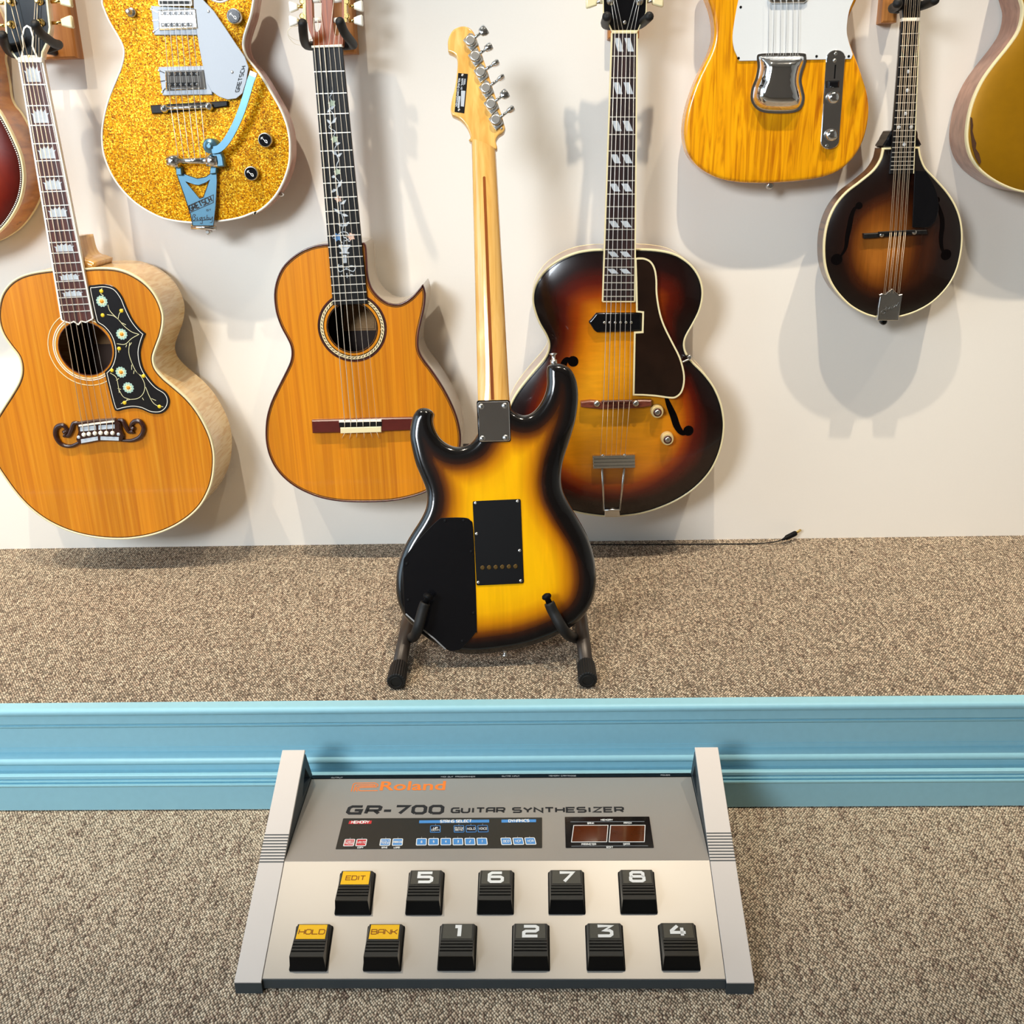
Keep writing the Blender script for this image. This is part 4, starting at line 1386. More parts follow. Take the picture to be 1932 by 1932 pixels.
def classical():
    fr = hung(690, 946, 0.118)
    th = thing('nylon_string_guitar', 'cutaway nylon-string guitar with vine inlay on ebony fingerboard and rosette soundhole', 'guitar', fr)
    PC = lambda l, n=0.0: fr.pts(cC(l), n)
    PD = lambda l, n=0.0: fr.pts(cD(l), n)
    out = smooth_closed(PD([(485, 108), (440, 112), (380, 125), (310, 155), (240, 205), (185, 265), (150, 340), (133, 420), (135, 500), (150, 580), (180, 660), (215, 725), (240, 780), (247, 830),
                            (240, 880), (220, 930), (180, 1010), (140, 1090), (105, 1172), (82, 1260), (75, 1350), (80, 1430), (100, 1510), (140, 1590), (200, 1660), (280, 1720), (380, 1768),
                            (480, 1798), (600, 1814), (750, 1817), (900, 1810), (1020, 1788), (1130, 1753), (1230, 1695), (1310, 1605), (1352, 1505), (1367, 1400), (1355, 1305), (1330, 1220), (1290, 1130),
                            (1240, 1040), (1180, 950), (1120, 870), (1092, 815), (1085, 760), (1090, 690), (1105, 620), (1125, 530), (1133, 450), (1126, 405), (1115, 377), (1115, 377), (1095, 402),
                            (1050, 452), (1000, 489), (950, 507), (890, 500), (835, 468), (790, 420), (765, 370), (750, 300), (744, 200), (738, 125), (725, 100), (725, 100), (600, 103)]), 4)
    c = PD([(648, 660)])[0]
    R = math.dist(c, PD([(648 + 162, 660)])[0])
    shell('side', out, -0.001, -0.094, M_C_SIDE, th)
    dome('top', out, [circle(c, R, 40)], lambda d, x, y: 0.0, M_C_TOP, th, 0.02, smooth=False)
    rim('binding', out, 0.0030, 0.0006, -0.005, M_C_BIND, th)
    ribbon('purfling', [clean_inset(ccw(out), 0.0045)], 0.0010, -0.001, 0.0003, M_EBONY, th, True)
    for r, w, m in ((1.03, .0022, M_EBONY), (1.10, .0050, M_J_TOP), (1.17, .0016, M_EBONY), (1.245, .0075, M_MOSAIC), (1.325, .0016, M_EBONY), (1.38, .0030, M_C_BIND)):
        ribbon('rosette_ring', [circle(c, R * r, 56)], w, -.0005, 0.0005, m, th, True)
    tiles = []
    for k in range(54):
        a = 2 * math.pi * k / 54
        p = (c[0] + R * 1.245 * math.cos(a), c[1] + R * 1.245 * math.sin(a))
        t = (-math.sin(a + .5), math.cos(a + .5))
        tiles.append(ribbon_data([(p[0] - t[0] * .0022, p[1] - t[1] * .0022), (p[0] + t[0] * .0022, p[1] + t[1] * .0022)], 0.0013, .0, .0008))
    V, Fs = merge(tiles)
    obj('rosette_tiles', V, Fs, M_EBONY, th, kind='stuff')
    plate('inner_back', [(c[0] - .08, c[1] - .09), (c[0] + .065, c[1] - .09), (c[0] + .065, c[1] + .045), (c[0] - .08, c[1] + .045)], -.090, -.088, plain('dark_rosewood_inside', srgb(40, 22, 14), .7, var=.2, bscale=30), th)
    lab = PD([(592, 500), (806, 500), (806, 678), (592, 682)], -.088)
    L = plate('inner_label', lab, -.088, -.0875, plain('tan_paper_label', srgb(160, 124, 82), .7, var=.25, bscale=260), th)
    ribbon('label_border', [inset(ccw(lab), .003)], .0008, -.0876, -.0872, plain('sepia_ink', srgb(90, 60, 34), .7, var=.1), L, True)
    quad = [(589.2, 91), (645.6, 89.5), (693.5, 573), (628, 576)]
    z = 0.005
    B = build_board(th, fr, quad, (683, 797), z, 0.006, M_EBONY, 19, None, neck_mat=M_C_HEAD, neck_to=0.74, neck_depth=.021)
    # two short pieces of the last fret either side of the sound hole
    nut = PC([(415, 348), (413, 332), (635, 322), (640, 342)], .009)
    plate('nut', nut, 0, .0085, M_IVORY, th, .001)
    # vine inlay
    zi = z + .0003
    stem = [(570, 660), (560, 690), (550, 710), (562, 740), (545, 790), (575, 830), (580, 870), (556, 905), (545, 930), (590, 960), (575, 1000), (600, 1050), (585, 1085), (600, 1130), (615, 1165),
            (600, 1200), (595, 1250), (590, 1290), (618, 1330), (605, 1370), (610, 1420), (625, 1480), (630, 1540), (645, 1590), (650, 1640), (640, 1690), (655, 1740), (650, 1780)]
    ribbon('vine_stem', [smooth_open(PC(stem, z), 3)], .0013, z - .0003, zi, M_PEARL, th)

    def leaf(x, y, dx, dy, wd=14):
        a, d = Vector((x, y)), Vector((dx, dy))
        e = Vector((-d.y, d.x)).normalized() * wd
        pts = [a, a + d * .35 + e, a + d * .75 + e * .5, a + d, a + d * .6 - e * .55, a + d * .2 - e * .5]
        plate('leaf_inlay', PC([tuple(p) for p in pts], z), z - .0005, zi + .0001, M_PEARL, th)
    for q in ((545, 795, 45, -25), (560, 800, -30, 20), (560, 905, -35, -35), (565, 900, 35, -45), (590, 1050, 38, -10), (600, 1140, 40, -25), (595, 1130, -32, -35), (590, 1290, -30, 0), (600, 1380, -45, 25), (605, 1370, 35, -60),
              (630, 1490, 40, -35), (630, 1560, -52, -40), (640, 1560, 45, 15), (650, 1650, 42, -35), (645, 1650, -40, -20)):
        leaf(*q)
    M_BLUEPEARL = plain('abalone_blue', srgb(96, 140, 190), .25, var=.35, bscale=300)
    M_PINKPEARL = plain('abalone_pink', srgb(216, 178, 158), .25, var=.3, bscale=300)
    M_GREENPEARL = plain('abalone_green', srgb(176, 190, 168), .25, var=.3, bscale=300)
    for x, y, r, m in ((566, 753, 30, M_GREENPEARL), (585, 1015, 30, M_GREENPEARL), (606, 1252, 28, M_GREENPEARL), (612, 1450, 30, M_PINKPEARL), (603, 1730, 34, M_BLUEPEARL), (706, 1725, 32, M_PINKPEARL), (580, 1725, 16, M_PEARL)):
        pts = [(x + r * (1 if k % 2 else .62) * math.cos(k * math.pi / 5), y + r * (1 if k % 2 else .62) * math.sin(k * math.pi / 5)) for k in range(10)]
        f = plate('flower_inlay', PC(pts, z), z - .0005, zi + .0001, m, th)
    for path in ([(650, 1760), (690, 1740), (680, 1700), (650, 1690), (620, 1700), (610, 1720)], [(650, 1770), (660, 1730), (690, 1760), (700, 1745)], [(640, 1770), (620, 1745)]):
        ribbon('vine_tendril', [smooth_open(PC(path, z), 3)], .0014, z - .0003, zi, M_PEARL, th)
    vase = PD([(560, 112), (638, 112), (630, 130), (620, 140), (612, 158), (630, 162), (628, 170), (565, 170), (563, 162), (585, 158), (572, 138), (555, 125)], z)
    plate('vase_inlay', vase, z - .0005, zi, M_PEARL, th)
    plate('column_inlay', PD([(586, 178), (610, 178), (612, 232), (590, 234)], z), z - .0005, zi, M_PEARL, th)
    for path in ([(608, 268), (580, 250), (555, 262), (565, 290), (600, 275)], [(612, 268), (640, 250), (668, 262), (655, 288), (618, 275)], [(575, 310), (582, 320)], [(612, 300), (614, 330)], [(635, 318), (640, 308), (652, 312)], [(560, 240), (550, 270)], [(665, 245), (672, 268)]):
        ribbon('bow_inlay', [smooth_open(PD(path, z), 3)], .0014, z - .0003, zi, M_PEARL, th)
    lathe('bow_knot_inlay', PD([(609, 268)], z)[0], [(.0028, z - .0003), (.0028, zi), (.001, zi)], M_PEARL, th, 10)
    # bridge
    zb = .009
    br = PD([(378, 1277), (560, 1272), (850, 1262), (1078, 1258), (1078, 1340), (845, 1350), (570, 1358), (384, 1362)], zb)
    plate('bridge', br, 0, zb, plain('bridge_rosewood', srgb(86, 26, 20), .3, coat=.3, var=.25, bscale=90), th, .002)
    plate('saddle', PD([(560, 1276), (842, 1270), (842, 1284), (560, 1290)], .012), zb - .001, .0125, M_IVORY, th, .0006)
    plate('tie_block_shade', PD([(562, 1291), (845, 1286), (845, 1316), (564, 1322)], zb), zb - .001, zb + .0004, M_EBONY, th)  # dark sheet stands in for the shade between saddle and tie block
    plate('tie_block', PD([(570, 1324), (840, 1317), (841, 1354), (571, 1362)], .011), zb - .001, .0115, M_CREAM, th, .0008)
    sd = PD([(598, 1280), (638, 1279), (678, 1278), (720, 1277), (765, 1276), (808, 1275)], .0125)
    nt = row(nut[1], nut[2], 6, .1, .9)
    strings(th, nt, sd, .0092, .0128, M_NYLON, [.0007, .0007, .0007, .0003, .0003, .0003])
    te = PD([(598, 1322), (638, 1320), (678, 1318), (720, 1317), (765, 1316), (808, 1315)], .0115)
    strings(th, sd, te, .0128, .0112, M_NYLON, .0006)
    fray = []
    for k, (x, y) in enumerate([(598, 1360), (640, 1358), (680, 1356), (725, 1355), (770, 1354), (810, 1353)]):
        p0, p1 = PD([(x, y)], .011)[0], PD([(x - 18 + 7 * k, y + 34 + (k * 7) % 13)], .004)[0]
        tube('string_end', [(*p0, .011), (*p1, .003)], .0004, M_NYLON, th, 5)
    # slotted head
    head = PC([(430, 340), (428, 290), (400, 220), (372, 60), (360, -150), (380, -330), (520, -370), (650, -335), (668, -150), (658, 0), (650, 200), (640, 335)], 0)
    s1 = smooth_closed(PC([(416, -250), (484, -250), (492, 0), (490, 150), (478, 215), (455, 235), (430, 215), (420, 120)], 0), 3)
    s2 = smooth_closed(PC([(570, -250), (628, -250), (640, 0), (640, 190), (628, 245), (602, 262), (580, 245), (568, 120)], 0), 3)
    hd = dome('headstock', head, [s1, s2], lambda d, x, y: 0.0, M_C_HEAD, th, .02, smooth=False)
    for lp, nm in ((ccw(head), 'headstock_edge'), (ccw(s1), 'slot_wall'), (ccw(s2), 'slot_wall')):
        ribbon(nm, [lp], .0012, -.017, -.0002, M_C_HEAD, hd, True)
    for y in (145, 0, -140):
        for xa, xb in ((412, 494), (560, 642)):
            a, b = PC([(xa, y + 4)], -.007)[0], PC([(xb, y)], -.007)[0]
            tube('string_roller', [(*a, -.007), (*b, -.007)], .0042, M_IVORY, th, 12)
    for x, sg in ((366, -1), (664, 1)):
        a, b = PC([(x, -300)], -.006)[0], PC([(x + 6, 165)], -.006)[0]
        ribbon('tuner_plate', [[a, b]], .0045, -.013, .0015, M_GOLD, th)
        for y in (120, 15, -140):
            q = PC([(x + sg * 12, y)], -.004)[0]
            lathe('tuner_gear', q, [(.005, -.004), (.005, .0005), (.003, .002)], M_GOLD, th, 14)
            tuner_button(th, (q[0] + sg * .002, q[1] - .006), -.010, (sg, 0), M_IVORY, w=.014, l=.015, stem=.008)
    rolls = PC([(432, 130), (462, 145), (478, -10), (580, -10), (605, 140), (625, 150)], -.002)
    strings(th, rolls, nt, -.002, .009, M_NYLON, .0005)
    # loose string ends curling beside the head
    loop = smooth_open([(*p, n) for p, n in zip(PC([(415, 270), (380, 320), (310, 325), (262, 280), (250, 235), (275, 205), (325, 190)], .0), (-.01, 0, .004, .008, .010, .010, .006))], 5)
    tube('loose_string_end', loop, .0005, M_NYLON, th, 5)
    loop = smooth_open([(*p, n) for p, n in zip(PC([(415, 275), (370, 300), (300, 290), (258, 258), (270, 215), (330, 182)], .0), (-.01, 0, .006, .010, .012, .008))], 5)
    tube('loose_string_end', loop, .0004, M_NYLON, th, 5)
    plate('heel', PD([(575, 100), (668, 98), (655, 55), (590, 55)], -.03), -.085, -.012, M_C_HEAD, th, .003)
    return th


classical()
hanger('oak block wall hanger above the nylon-string guitar with slotted head', (632, -60, 661, 102),
       [((584, 84), (571, 43)), ((660, 82), (641, 40))], nb=.10, nt=.178)

# ------------------------------------------------------------------ sunburst archtop
M_ARCH = burst_mat('tobacco_sunburst', [(0.0, srgb(14, 4, 3)), (0.14, srgb(28, 6, 4)), (0.30, srgb(84, 18, 4)), (0.46, srgb(146, 58, 4)), (0.66, srgb(204, 118, 8)), (1.0, srgb(226, 150, 22))], gsx=18, gsy=110, amt=0.07, jitter=.03)
M_ARCHSIDE = wood('sunburst_side', srgb(150, 100, 70), srgb(186, 140, 104), srgb(196, 156, 124), sx=30, sy=60, rough=.2, coat=.7)


def fhole(P, pts_center, r0, r1, widths):
    """outline of an f-hole: tapering stroke between two round eyes, as one polygon"""
    c = smooth_open(pts_center, 5)
    n = len(c)
    L, R = [], []
    for i in range(n):
        a, b = Vector(c[max(i - 1, 0)]), Vector(c[min(i + 1, n - 1)])
        e = (b - a).normalized()
        nn = Vector((-e.y, e.x))
        t = i / (n - 1)
        w = widths[0] + (widths[1] - widths[0]) * math.sin(math.pi * t)
        L.append(tuple(Vector(c[i]) + nn * w))
        R.append(tuple(Vector(c[i]) - nn * w))
    return L + list(reversed(R))


def archtop():
    fr = hung(1155, 972, 0.120)
    th = thing('sunburst_archtop_guitar', 'tobacco sunburst archtop guitar with black pickup, long pickguard and trapeze tailpiece', 'guitar', fr)
    PE = lambda l, n=0.0: fr.pts(cE(l), n)
    PF = lambda l, n=0.0: fr.pts(cF(l), n)
    out = smooth_closed(PF([(740, 95), (645, 97), (560, 101), (470, 118), (380, 155), (300, 210), (245, 275), (215, 340), (208, 410), (222, 480), (250, 550), (285, 610), (305, 662), (303, 710), (280, 760),
                            (230, 820), (170, 890), (110, 970), (70, 1045), (46, 1120), (42, 1200), (52, 1290), (80, 1370), (125, 1450), (195, 1545), (285, 1618), (380, 1666), (480, 1697), (570, 1713), (650, 1721),
                            (740, 1720), (860, 1705), (980, 1670), (1100, 1615), (1200, 1545), (1280, 1460), (1330, 1372), (1360, 1280), (1373, 1185), (1369, 1105), (1350, 1020), (1310, 930), (1250, 850),
                            (1180, 780), (1145, 732), (1131, 680), (1142, 628), (1180, 560), (1220, 482), (1240, 410), (1243, 340), (1225, 270), (1185, 205), (1130, 157), (1060, 121), (960, 101), (840, 95)]), 4)
    arch = lambda d: 0.016 * (1 - math.exp(-d / 0.045))
    shell('side', out, -0.001, -0.095, M_ARCHSIDE, th)
    ctr = PF([(690, 1000)])[0]

    def glow(d, x, y):
        e = math.hypot((x - ctr[0]) / 0.165, (y - ctr[1]) / 0.205)
        return max(0.0, min(1.0, 0.55 * min(1, d / 0.10) + 0.75 * max(0, 1 - e) - 0.02))
    eye = lambda c, r: circle(PF([c], .012)[0], r, 16)
    fr_c = PF([(1015, 985), (1035, 1040), (1065, 1110), (1085, 1170), (1115, 1212), (1150, 1218)], .014)
    f1 = fhole(PF, fr_c, 0, 0, (.0022, .0065))
    fl_c = PF([(375, 985), (360, 1040), (335, 1110), (318, 1170), (290, 1212), (262, 1218)], .014)
    f2 = fhole(PF, fl_c, 0, 0, (.0022, .0065))
    fu_c = PF([(440, 770), (415, 772), (398, 800), (395, 850), (390, 900), (380, 960)], .014)
    f3 = fhole(PF, fu_c, 0, 0, (.0030, .0060))
    top = dome('top', out, [], lambda d, x, y: arch(d), M_ARCH, th, .008, (.004, .01), glow)
    # f-holes: dark sheets on the uncut top stand in for the inner shade
    zf = lambda c: .0165
    for poly, eyes in ((f1, ((1155, 1199),)), (f2, ((262, 1199),)), (f3, ((455, 779),))):
        fpoly(th, poly, out, arch)
        for c in eyes:
            fpoly(th, eye(c, .0098), out, arch)
    rim('binding', out, .0034, .001, -.008, M_CREAM, th)
    rim('back_binding', out, .001, -.088, -.0955, M_CREAM, th, .0003)
    ribbon('purfling', [inset(ccw(out), .0046)], .0009, .0, .0022, M_EBONY, th, True)
    # fingerboard
    quad = [(1154.5, 62), (1202, 62), (1197.5, 569), (1137, 569)]
    z = .020
    B = build_board(th, fr, quad, (1166, 762), z, .008, M_DARKROSE, 20, M_CREAM, .0026, neck_mat=M_BLACK, neck_to=.82, neck_depth=.022)
    ribbon('fingerboard_end_trim', [[B.at(1, 0), B.at(1, 1)]], .0022, z - .008, z + .0004, M_CREAM, th)
    for i in (1, 3, 5, 7, 9, 12, 15, 17):
        for s in (.10, .50):
            plate('parallelogram_inlay', [B.local(i, s, .22), B.local(i, s + .23, .22), B.local(i, s + .38, .80), B.local(i, s + .15, .80)], z - .0006, z + .0003, M_PEARL, th)
    nut = PE([(753, 245), (753, 223), (938, 221), (937, 245)], z + .002)
    plate('nut', nut, z - .01, z + .003, M_CREAM, th, .001)
    head = PE([(752, 224), (728, 170), (690, 90), (688, 0), (672, -180), (650, -330), (760, -300), (845, -350), (930, -300), (1040, -330), (1018, -180), (1004, 0), (1000, 92), (962, 170), (940, 224)], .012)
    plate('headstock', head, -.004, .010, M_MAPLE, th)
    plate('headstock_veneer', head, .010, .012, M_BLACK, th, .0005)
    ribbon('headstock_binding', [head], .0016, .004, .0123, M_CREAM, th, True)
    screw(th, PE([(845, 163)], .013)[0], .013, .003, M_STEEL)
    posts = PE([(742, 8), (732, -130), (722, -260), (985, -260), (972, -130), (952, 8)], .012)
    for i, c in enumerate(posts):
        post(th, c, .012, mat=M_STEEL)
        sg = -1 if i < 3 else 1
        tuner_button(th, (c[0] + sg * .012, c[1]), .003, (sg, 0), M_CREAM, w=.015, l=.018, stem=.010, stem_mat=M_STEEL)
    nts = row(nut[1], nut[2], 6, .12, .88)
    strings(th, posts, nts, .020, z + .003, M_STRING, .0004)
    sd = PF([(640, 1022), (668, 1022), (700, 1022), (732, 1022), (764, 1022), (798, 1022)], .032)
    strings(th, nts, sd, z + .003, .0325, M_STRING, [.0006, .0006, .0005, .0005, .0004, .0004])
    tl = PF([(622, 1352), (655, 1352), (688, 1352), (715, 1351), (742, 1351), (770, 1350)], .022)
    strings(th, sd, tl, .0325, .022, M_BRONZE, .0004)
    # pickup
    zp = .022
    pk = smooth_closed(PF([(550, 540), (566, 522), (592, 490), (592, 490), (610, 485), (720, 484), (870, 484), (870, 484), (872, 597), (872, 597), (720, 601), (600, 604), (600, 604), (582, 590), (562, 558)], zp), 3)
    plate('pickup_cover', pk, .010, zp, M_BLACK, th, .003, True)
    for c in PF([(645, 543), (678, 543), (711, 543), (743, 542), (776, 542), (808, 542)], zp):
        lathe('pole_screw', c, [(.0024, zp - .001), (.0024, zp + .0008), (.001, zp + .001)], M_STEEL, th, 10)
    screw(th, PF([(568, 540)], zp)[0], zp - .001, .0024, M_STEEL)
    # pickguard
    pz = .026
    pg = PF([(838, 480), (835, 300), (830, 152)], pz) + smooth_open(PF([(850, 149), (890, 151), (930, 172), (955, 218), (965, 285), (967, 370), (985, 480), (1012, 562), (1060, 660), (1105, 750), (1130, 840), (1132, 910), (1115, 968), (1080, 999), (1040, 1003), (960, 992), (880, 986)], pz), 3) + PF([(818, 985), (825, 600), (873, 597), (876, 484)], pz)
    M_PGT = plain('dark_tortoiseshell', srgb(30, 16, 9), .18, coat=.5, var=.8, bscale=22)
    g = plate('pickguard', pg, pz - .003, pz, M_PGT, th, .0005)
    ribbon('pickguard_binding', [inset(ccw(pg), .0014)], .0030, pz - .0034, pz + .0004, M_CREAM, g, True)
    a, b = PF([(1120, 785)], pz)[0], PF([(1172, 755)], .006)[0]
    tube('pickguard_bracket', [(*a, pz - .004), (*lerp(a, b, .8), .016), (*b, .004)], .0018, M_STEEL, th, 8)
    lathe('bracket_nut', PF([(1163, 757)], .02)[0], [(.0045, .004), (.0045, .016), (.003, .018)], M_STEEL, th, 12)
    # bridge
    br = PF([(500, 1024), (560, 1016), (610, 1020), (640, 1030), (800, 1026), (828, 1014), (880, 1012), (931, 1014), (930, 1048), (880, 1058), (800, 1064), (620, 1068), (560, 1062), (502, 1056)], .024)
    plate('bridge', br, .012, .027, wood('bridge_wood', srgb(84, 34, 24), srgb(122, 60, 42), sx=60, sy=200, rough=.35, coat=.2), th, .002)
    plate('bridge_saddle', PF([(628, 1018), (815, 1014), (815, 1030), (628, 1034)], .031), .026, .0325, M_ROSEWOOD, th, .001)
    for c in PF([(600, 1036), (836, 1034)], .028):
        lathe('thumb_wheel', c, [(.0060, .024), (.0060, .029), (.003, .031)], M_STEEL, th, 16)
    for c in PF([(968, 1089), (1030, 1255)], .03):
        k = lathe('control_knob', c, [(.0125, .0155), (.0118, .024), (.0108, .029), (.0100, .0295)], plain('clear_amber_knob', srgb(206, 182, 128), .15, coat=.5, var=.05), th, 26)
        lathe('knob_cap', c, [(.0052, .029), (.0052, .0305), (.0030, .0312)], M_STEEL, k, 16)
        lathe('knob_ring', c, [(.0078, .0290), (.0078, .0300), (.0062, .0300)], M_ROSEWOOD, k, 20)
    # trapeze tailpiece
    tz = .022
    tp = PF([(574, 1352), (830, 1346), (831, 1424), (578, 1430)], tz)
    t0 = plate('tailpiece_bar', tp, .014, tz, M_STEEL, th, .001)
    for k in range(4):
        s = .08 + .27 * k
        ribbon('tailpiece_rib', [[lerp(tp[0], tp[3], s), lerp(tp[1], tp[2], s)]], .0042, tz - .001, tz + .0022, M_STEEL, t0)
    for c in PF([(636, 1350), (768, 1347)], tz):
        lathe('string_anchor', c, [(.003, tz), (.003, tz + .002), (.001, tz + .003)], M_CHROME, t0, 10)
    for a, b in (((632, 1430), (642, 1682)), ((766, 1428), (738, 1682))):
        tube('tailpiece_rod', [(*PF([a], .018)[0], .018), (*PF([b], .005)[0], .006)], .0021, M_STEEL, th, 8)
    plate('tailpiece_hinge', PF([(648, 1676), (734, 1674), (740, 1722), (646, 1724)], .006), -.02, .006, M_STEEL, th, .001)
    tube('hinge_pin', [(*PF([(644, 1682)], .006)[0], .007), (*PF([(738, 1680)], .006)[0], .007)], .0026, M_STEEL, th, 10)
    return th


def fpoly(th, poly, out, arch):
    poly = ccw(dedupe(poly, True, 2e-4))
    V0, F0 = cap(poly, 0)
    d = seg_dist([(v[0], v[1]) for v in V0], out)
    V = [(v[0], v[1], arch(dd) + .0006) for v, dd in zip(V0, d)]
    n = len(V)
    d2 = seg_dist(poly, out)
    m = len(poly)
    V += [(x, y, arch(dd) + .0006) for (x, y), dd in zip(poly, d2)] + [(x, y, arch(dd) - .004) for (x, y), dd in zip(poly, d2)]
    Fs = F0 + [[n + i, n + m + i, n + m + (i + 1) % m, n + (i + 1) % m] for i in range(m)]
    return obj('f_hole_shade', V, Fs, M_HOLE, th)


M_HOLE = plain('hollow_shade', (0.004, 0.003, 0.003, 1), .9, spec=0.0, var=.1)  # near-black colour stands for the shade inside the f-holes
archtop()
hanger('oak block wall hanger holding the tobacco sunburst archtop', (1147, -60, 1208, 73),
       [((1146, 44), (1145, 31)), ((1206, 44), (1225, 31))], nb=.11, nt=.182)

# ------------------------------------------------------------------ mandolin
M_MANDO = burst_mat('brown_sunburst', [(0.0, srgb(14, 6, 4)), (0.30, srgb(28, 11, 6)), (0.55, srgb(66, 29, 8)), (0.8, srgb(118, 64, 16)), (1.0, srgb(158, 94, 30))], gsx=200, gsy=6, amt=.14, jitter=.02)
M_MANDOSIDE = wood('mandolin_side', srgb(70, 42, 22), srgb(116, 76, 42), srgb(136, 92, 54), sx=16, sy=160, rough=.25, coat=.5)


def mandolin():
    fr = hung(1676, 600, 0.085)
    th = thing('mandolin', 'dark brown sunburst mandolin with engraved silver tailpiece', 'mandolin', fr)
    P = lambda l, n=0.0: fr.pts(cG(l), n)
    out = P([(1345, 822), (1143, 828)]) + smooth_open(P([(1142, 840), (1128, 892), (1090, 950), (1020, 1010), (940, 1072), (880, 1142), (840, 1222), (818, 1310), (812, 1400), (820, 1490), (847, 1572), (892, 1642), (960, 1710), (1040, 1755), (1110, 1775), (1170, 1780),
                          (1240, 1771), (1330, 1742), (1420, 1690), (1500, 1610), (1552, 1520), (1580, 1412), (1587, 1310), (1575, 1220), (1545, 1140), (1500, 1070), (1440, 1002), (1382, 940), (1356, 880), (1347, 835)]), 4)
    arch = lambda d: .011 * (1 - math.exp(-d / .03))
    shell('side', out, -.001, -.046, M_MANDOSIDE, th)
    c = P([(1120, 1390)])[0]
    dome('top', out, [], lambda d, x, y: arch(d), M_MANDO, th, .007, (.004, .009), lambda d, x, y: max(0, min(1, .45 * min(1, d / .06) + .75 * max(0, 1 - math.hypot((x - c[0]) / .075, (y - c[1]) / .10)))))
    rim('binding', out, .0026, .001, -.006, M_CREAM, th)
    for pts, eyes in (([(1008, 1152), (985, 1170), (968, 1215), (958, 1265), (945, 1325), (935, 1390), (905, 1440)], (((1012, 1150), .006), ((888, 1452), .0098))),
                      ([(1448, 1122), (1462, 1165), (1476, 1215), (1478, 1265), (1470, 1330), (1476, 1390), (1498, 1425)], (((1448, 1120), .006), ((1500, 1425), .0095)))):
        fpoly(th, fhole(P, P(pts, .01), 0, 0, (.0012, .0042)), out, arch)
        for e, r in eyes:
            fpoly(th, circle(P([e], .01)[0], r, 14), out, arch)
    # shoulder block and neck
    sh = smooth_closed(P([(1150, 826), (1160, 780), (1178, 745), (1200, 728), (1320, 724), (1336, 770), (1342, 822)], -.004), 3)
    plate('neck_block', sh, -.044, .001, M_BLACK, th, .003)
    quad = cG([(1251, 118), (1348, 116), (1315, 970), (1184, 972)])
    z = .014
    B = build_board(th, fr, quad, cG([(1208, 1305)])[0], z, .007, M_EBONY, 20, None, neck_mat=M_BLACK, neck_to=.72, neck_depth=.018, fret_w=.0012)
    ribbon('fingerboard_binding', [[B.at(0, 1), B.at(1, 1)]], .0014, z - .006, z + .0003, M_CREAM, th)
    nut = P([(1250, 120), (1252, 100), (1350, 98), (1349, 118)], z)
    plate('nut', nut, z - .008, z + .002, M_IVORY, th, .0008)
    for q in ((1285, 400), (1280, 505), (1270, 635), (1232, 712), (1302, 710), (1263, 808)):
        lathe('dot_inlay', P([q], z)[0], [(.0031, z - .0005), (.0031, z + .0003), (.001, z + .0003)], M_PEARL, th, 14)
    head = P([(1254, 102), (1240, -20), (1225, -180), (1230, -330), (1300, -350), (1370, -330), (1372, -180), (1358, -20), (1350, 102)], .008)
    plate('headstock', head, -.006, .009, M_BLACK, th, .001)
    offs = [-.0016, .0016]
    tz = .012
    tops = [q for k in range(4) for q in [lerp(nut[1], nut[2], .13 + .247 * k + o) for o in (-.05, .05)]]
    bots = [q for k in range(4) for q in [lerp(P([(1148, 1640)], tz)[0], P([(1236, 1640)], tz)[0], .05 + .3 * k + o) for o in (-.05, .05)]]
    zbr = .022
    mids = [(lerp(a, b, (a[1] - P([(1208, 1300)], zbr)[0][1]) / (a[1] - b[1]))) for a, b in zip(tops, bots)]
    strings(th, [(q[0] + (q[0] - m[0]) * .25, q[1] + (q[1] - m[1]) * .25) for q, m in zip(tops, mids)], tops, z + .001, z + .002, M_BRONZE, .0004)
    strings(th, tops, mids, z + .002, zbr + .0005, M_BRONZE, .00042)
    strings(th, mids, bots, zbr + .0005, tz, M_BRONZE, .00042)
    plate('bridge', P([(1035, 1306), (1110, 1302), (1140, 1296), (1310, 1286), (1390, 1284), (1392, 1310), (1320, 1312), (1140, 1326), (1110, 1330), (1037, 1334)], .018), .009, .019, M_EBONY, th, .0015)
    plate('bridge_saddle', P([(1120, 1296), (1325, 1285), (1326, 1298), (1121, 1310)], .022), .018, zbr, M_EBONY, th, .0006)
    for q in ((1135, 1312), (1318, 1298)):
        lathe('thumb_wheel', P([q], .018)[0], [(.0042, .017), (.0042, .0205), (.002, .0215)], M_STEEL, th, 12)
    pgz = .020
    pg = P([(1322, 955), (1308, 1270)], pgz) + smooth_open(P([(1395, 1272), (1430, 1245), (1450, 1195), (1455, 1135), (1435, 1050), (1385, 955)], pgz), 4)
    plate('pickguard', pg, pgz - .002, pgz, M_BLACK, th, .0004)
    tp = P([(1112, 1792), (1118, 1720), (1128, 1660), (1124, 1648), (1140, 1640), (1158, 1645), (1172, 1632), (1196, 1614), (1214, 1632), (1234, 1648), (1254, 1645), (1246, 1690), (1238, 1740), (1230, 1792)], tz)
    t0 = plate('tailpiece', tp, .002, tz, M_STEEL, th, .0012)
    ribbon('tailpiece_edge', [inset(ccw(tp), .0016)], .0012, tz, tz + .0006, M_CHROME, t0, True)
    sc = [[(1160, 1728), (1140, 1738), (1132, 1755), (1148, 1756), (1156, 1742), (1146, 1736)], [(1150, 1716), (1165, 1712), (1158, 1730)], [(1168, 1720), (1166, 1734), (1176, 1728), (1184, 1716), (1182, 1728), (1192, 1722), (1198, 1710), (1200, 1722), (1208, 1716), (1214, 1704), (1216, 1714), (1226, 1702), (1232, 1690)], [(1150, 1742), (1200, 1728)]]
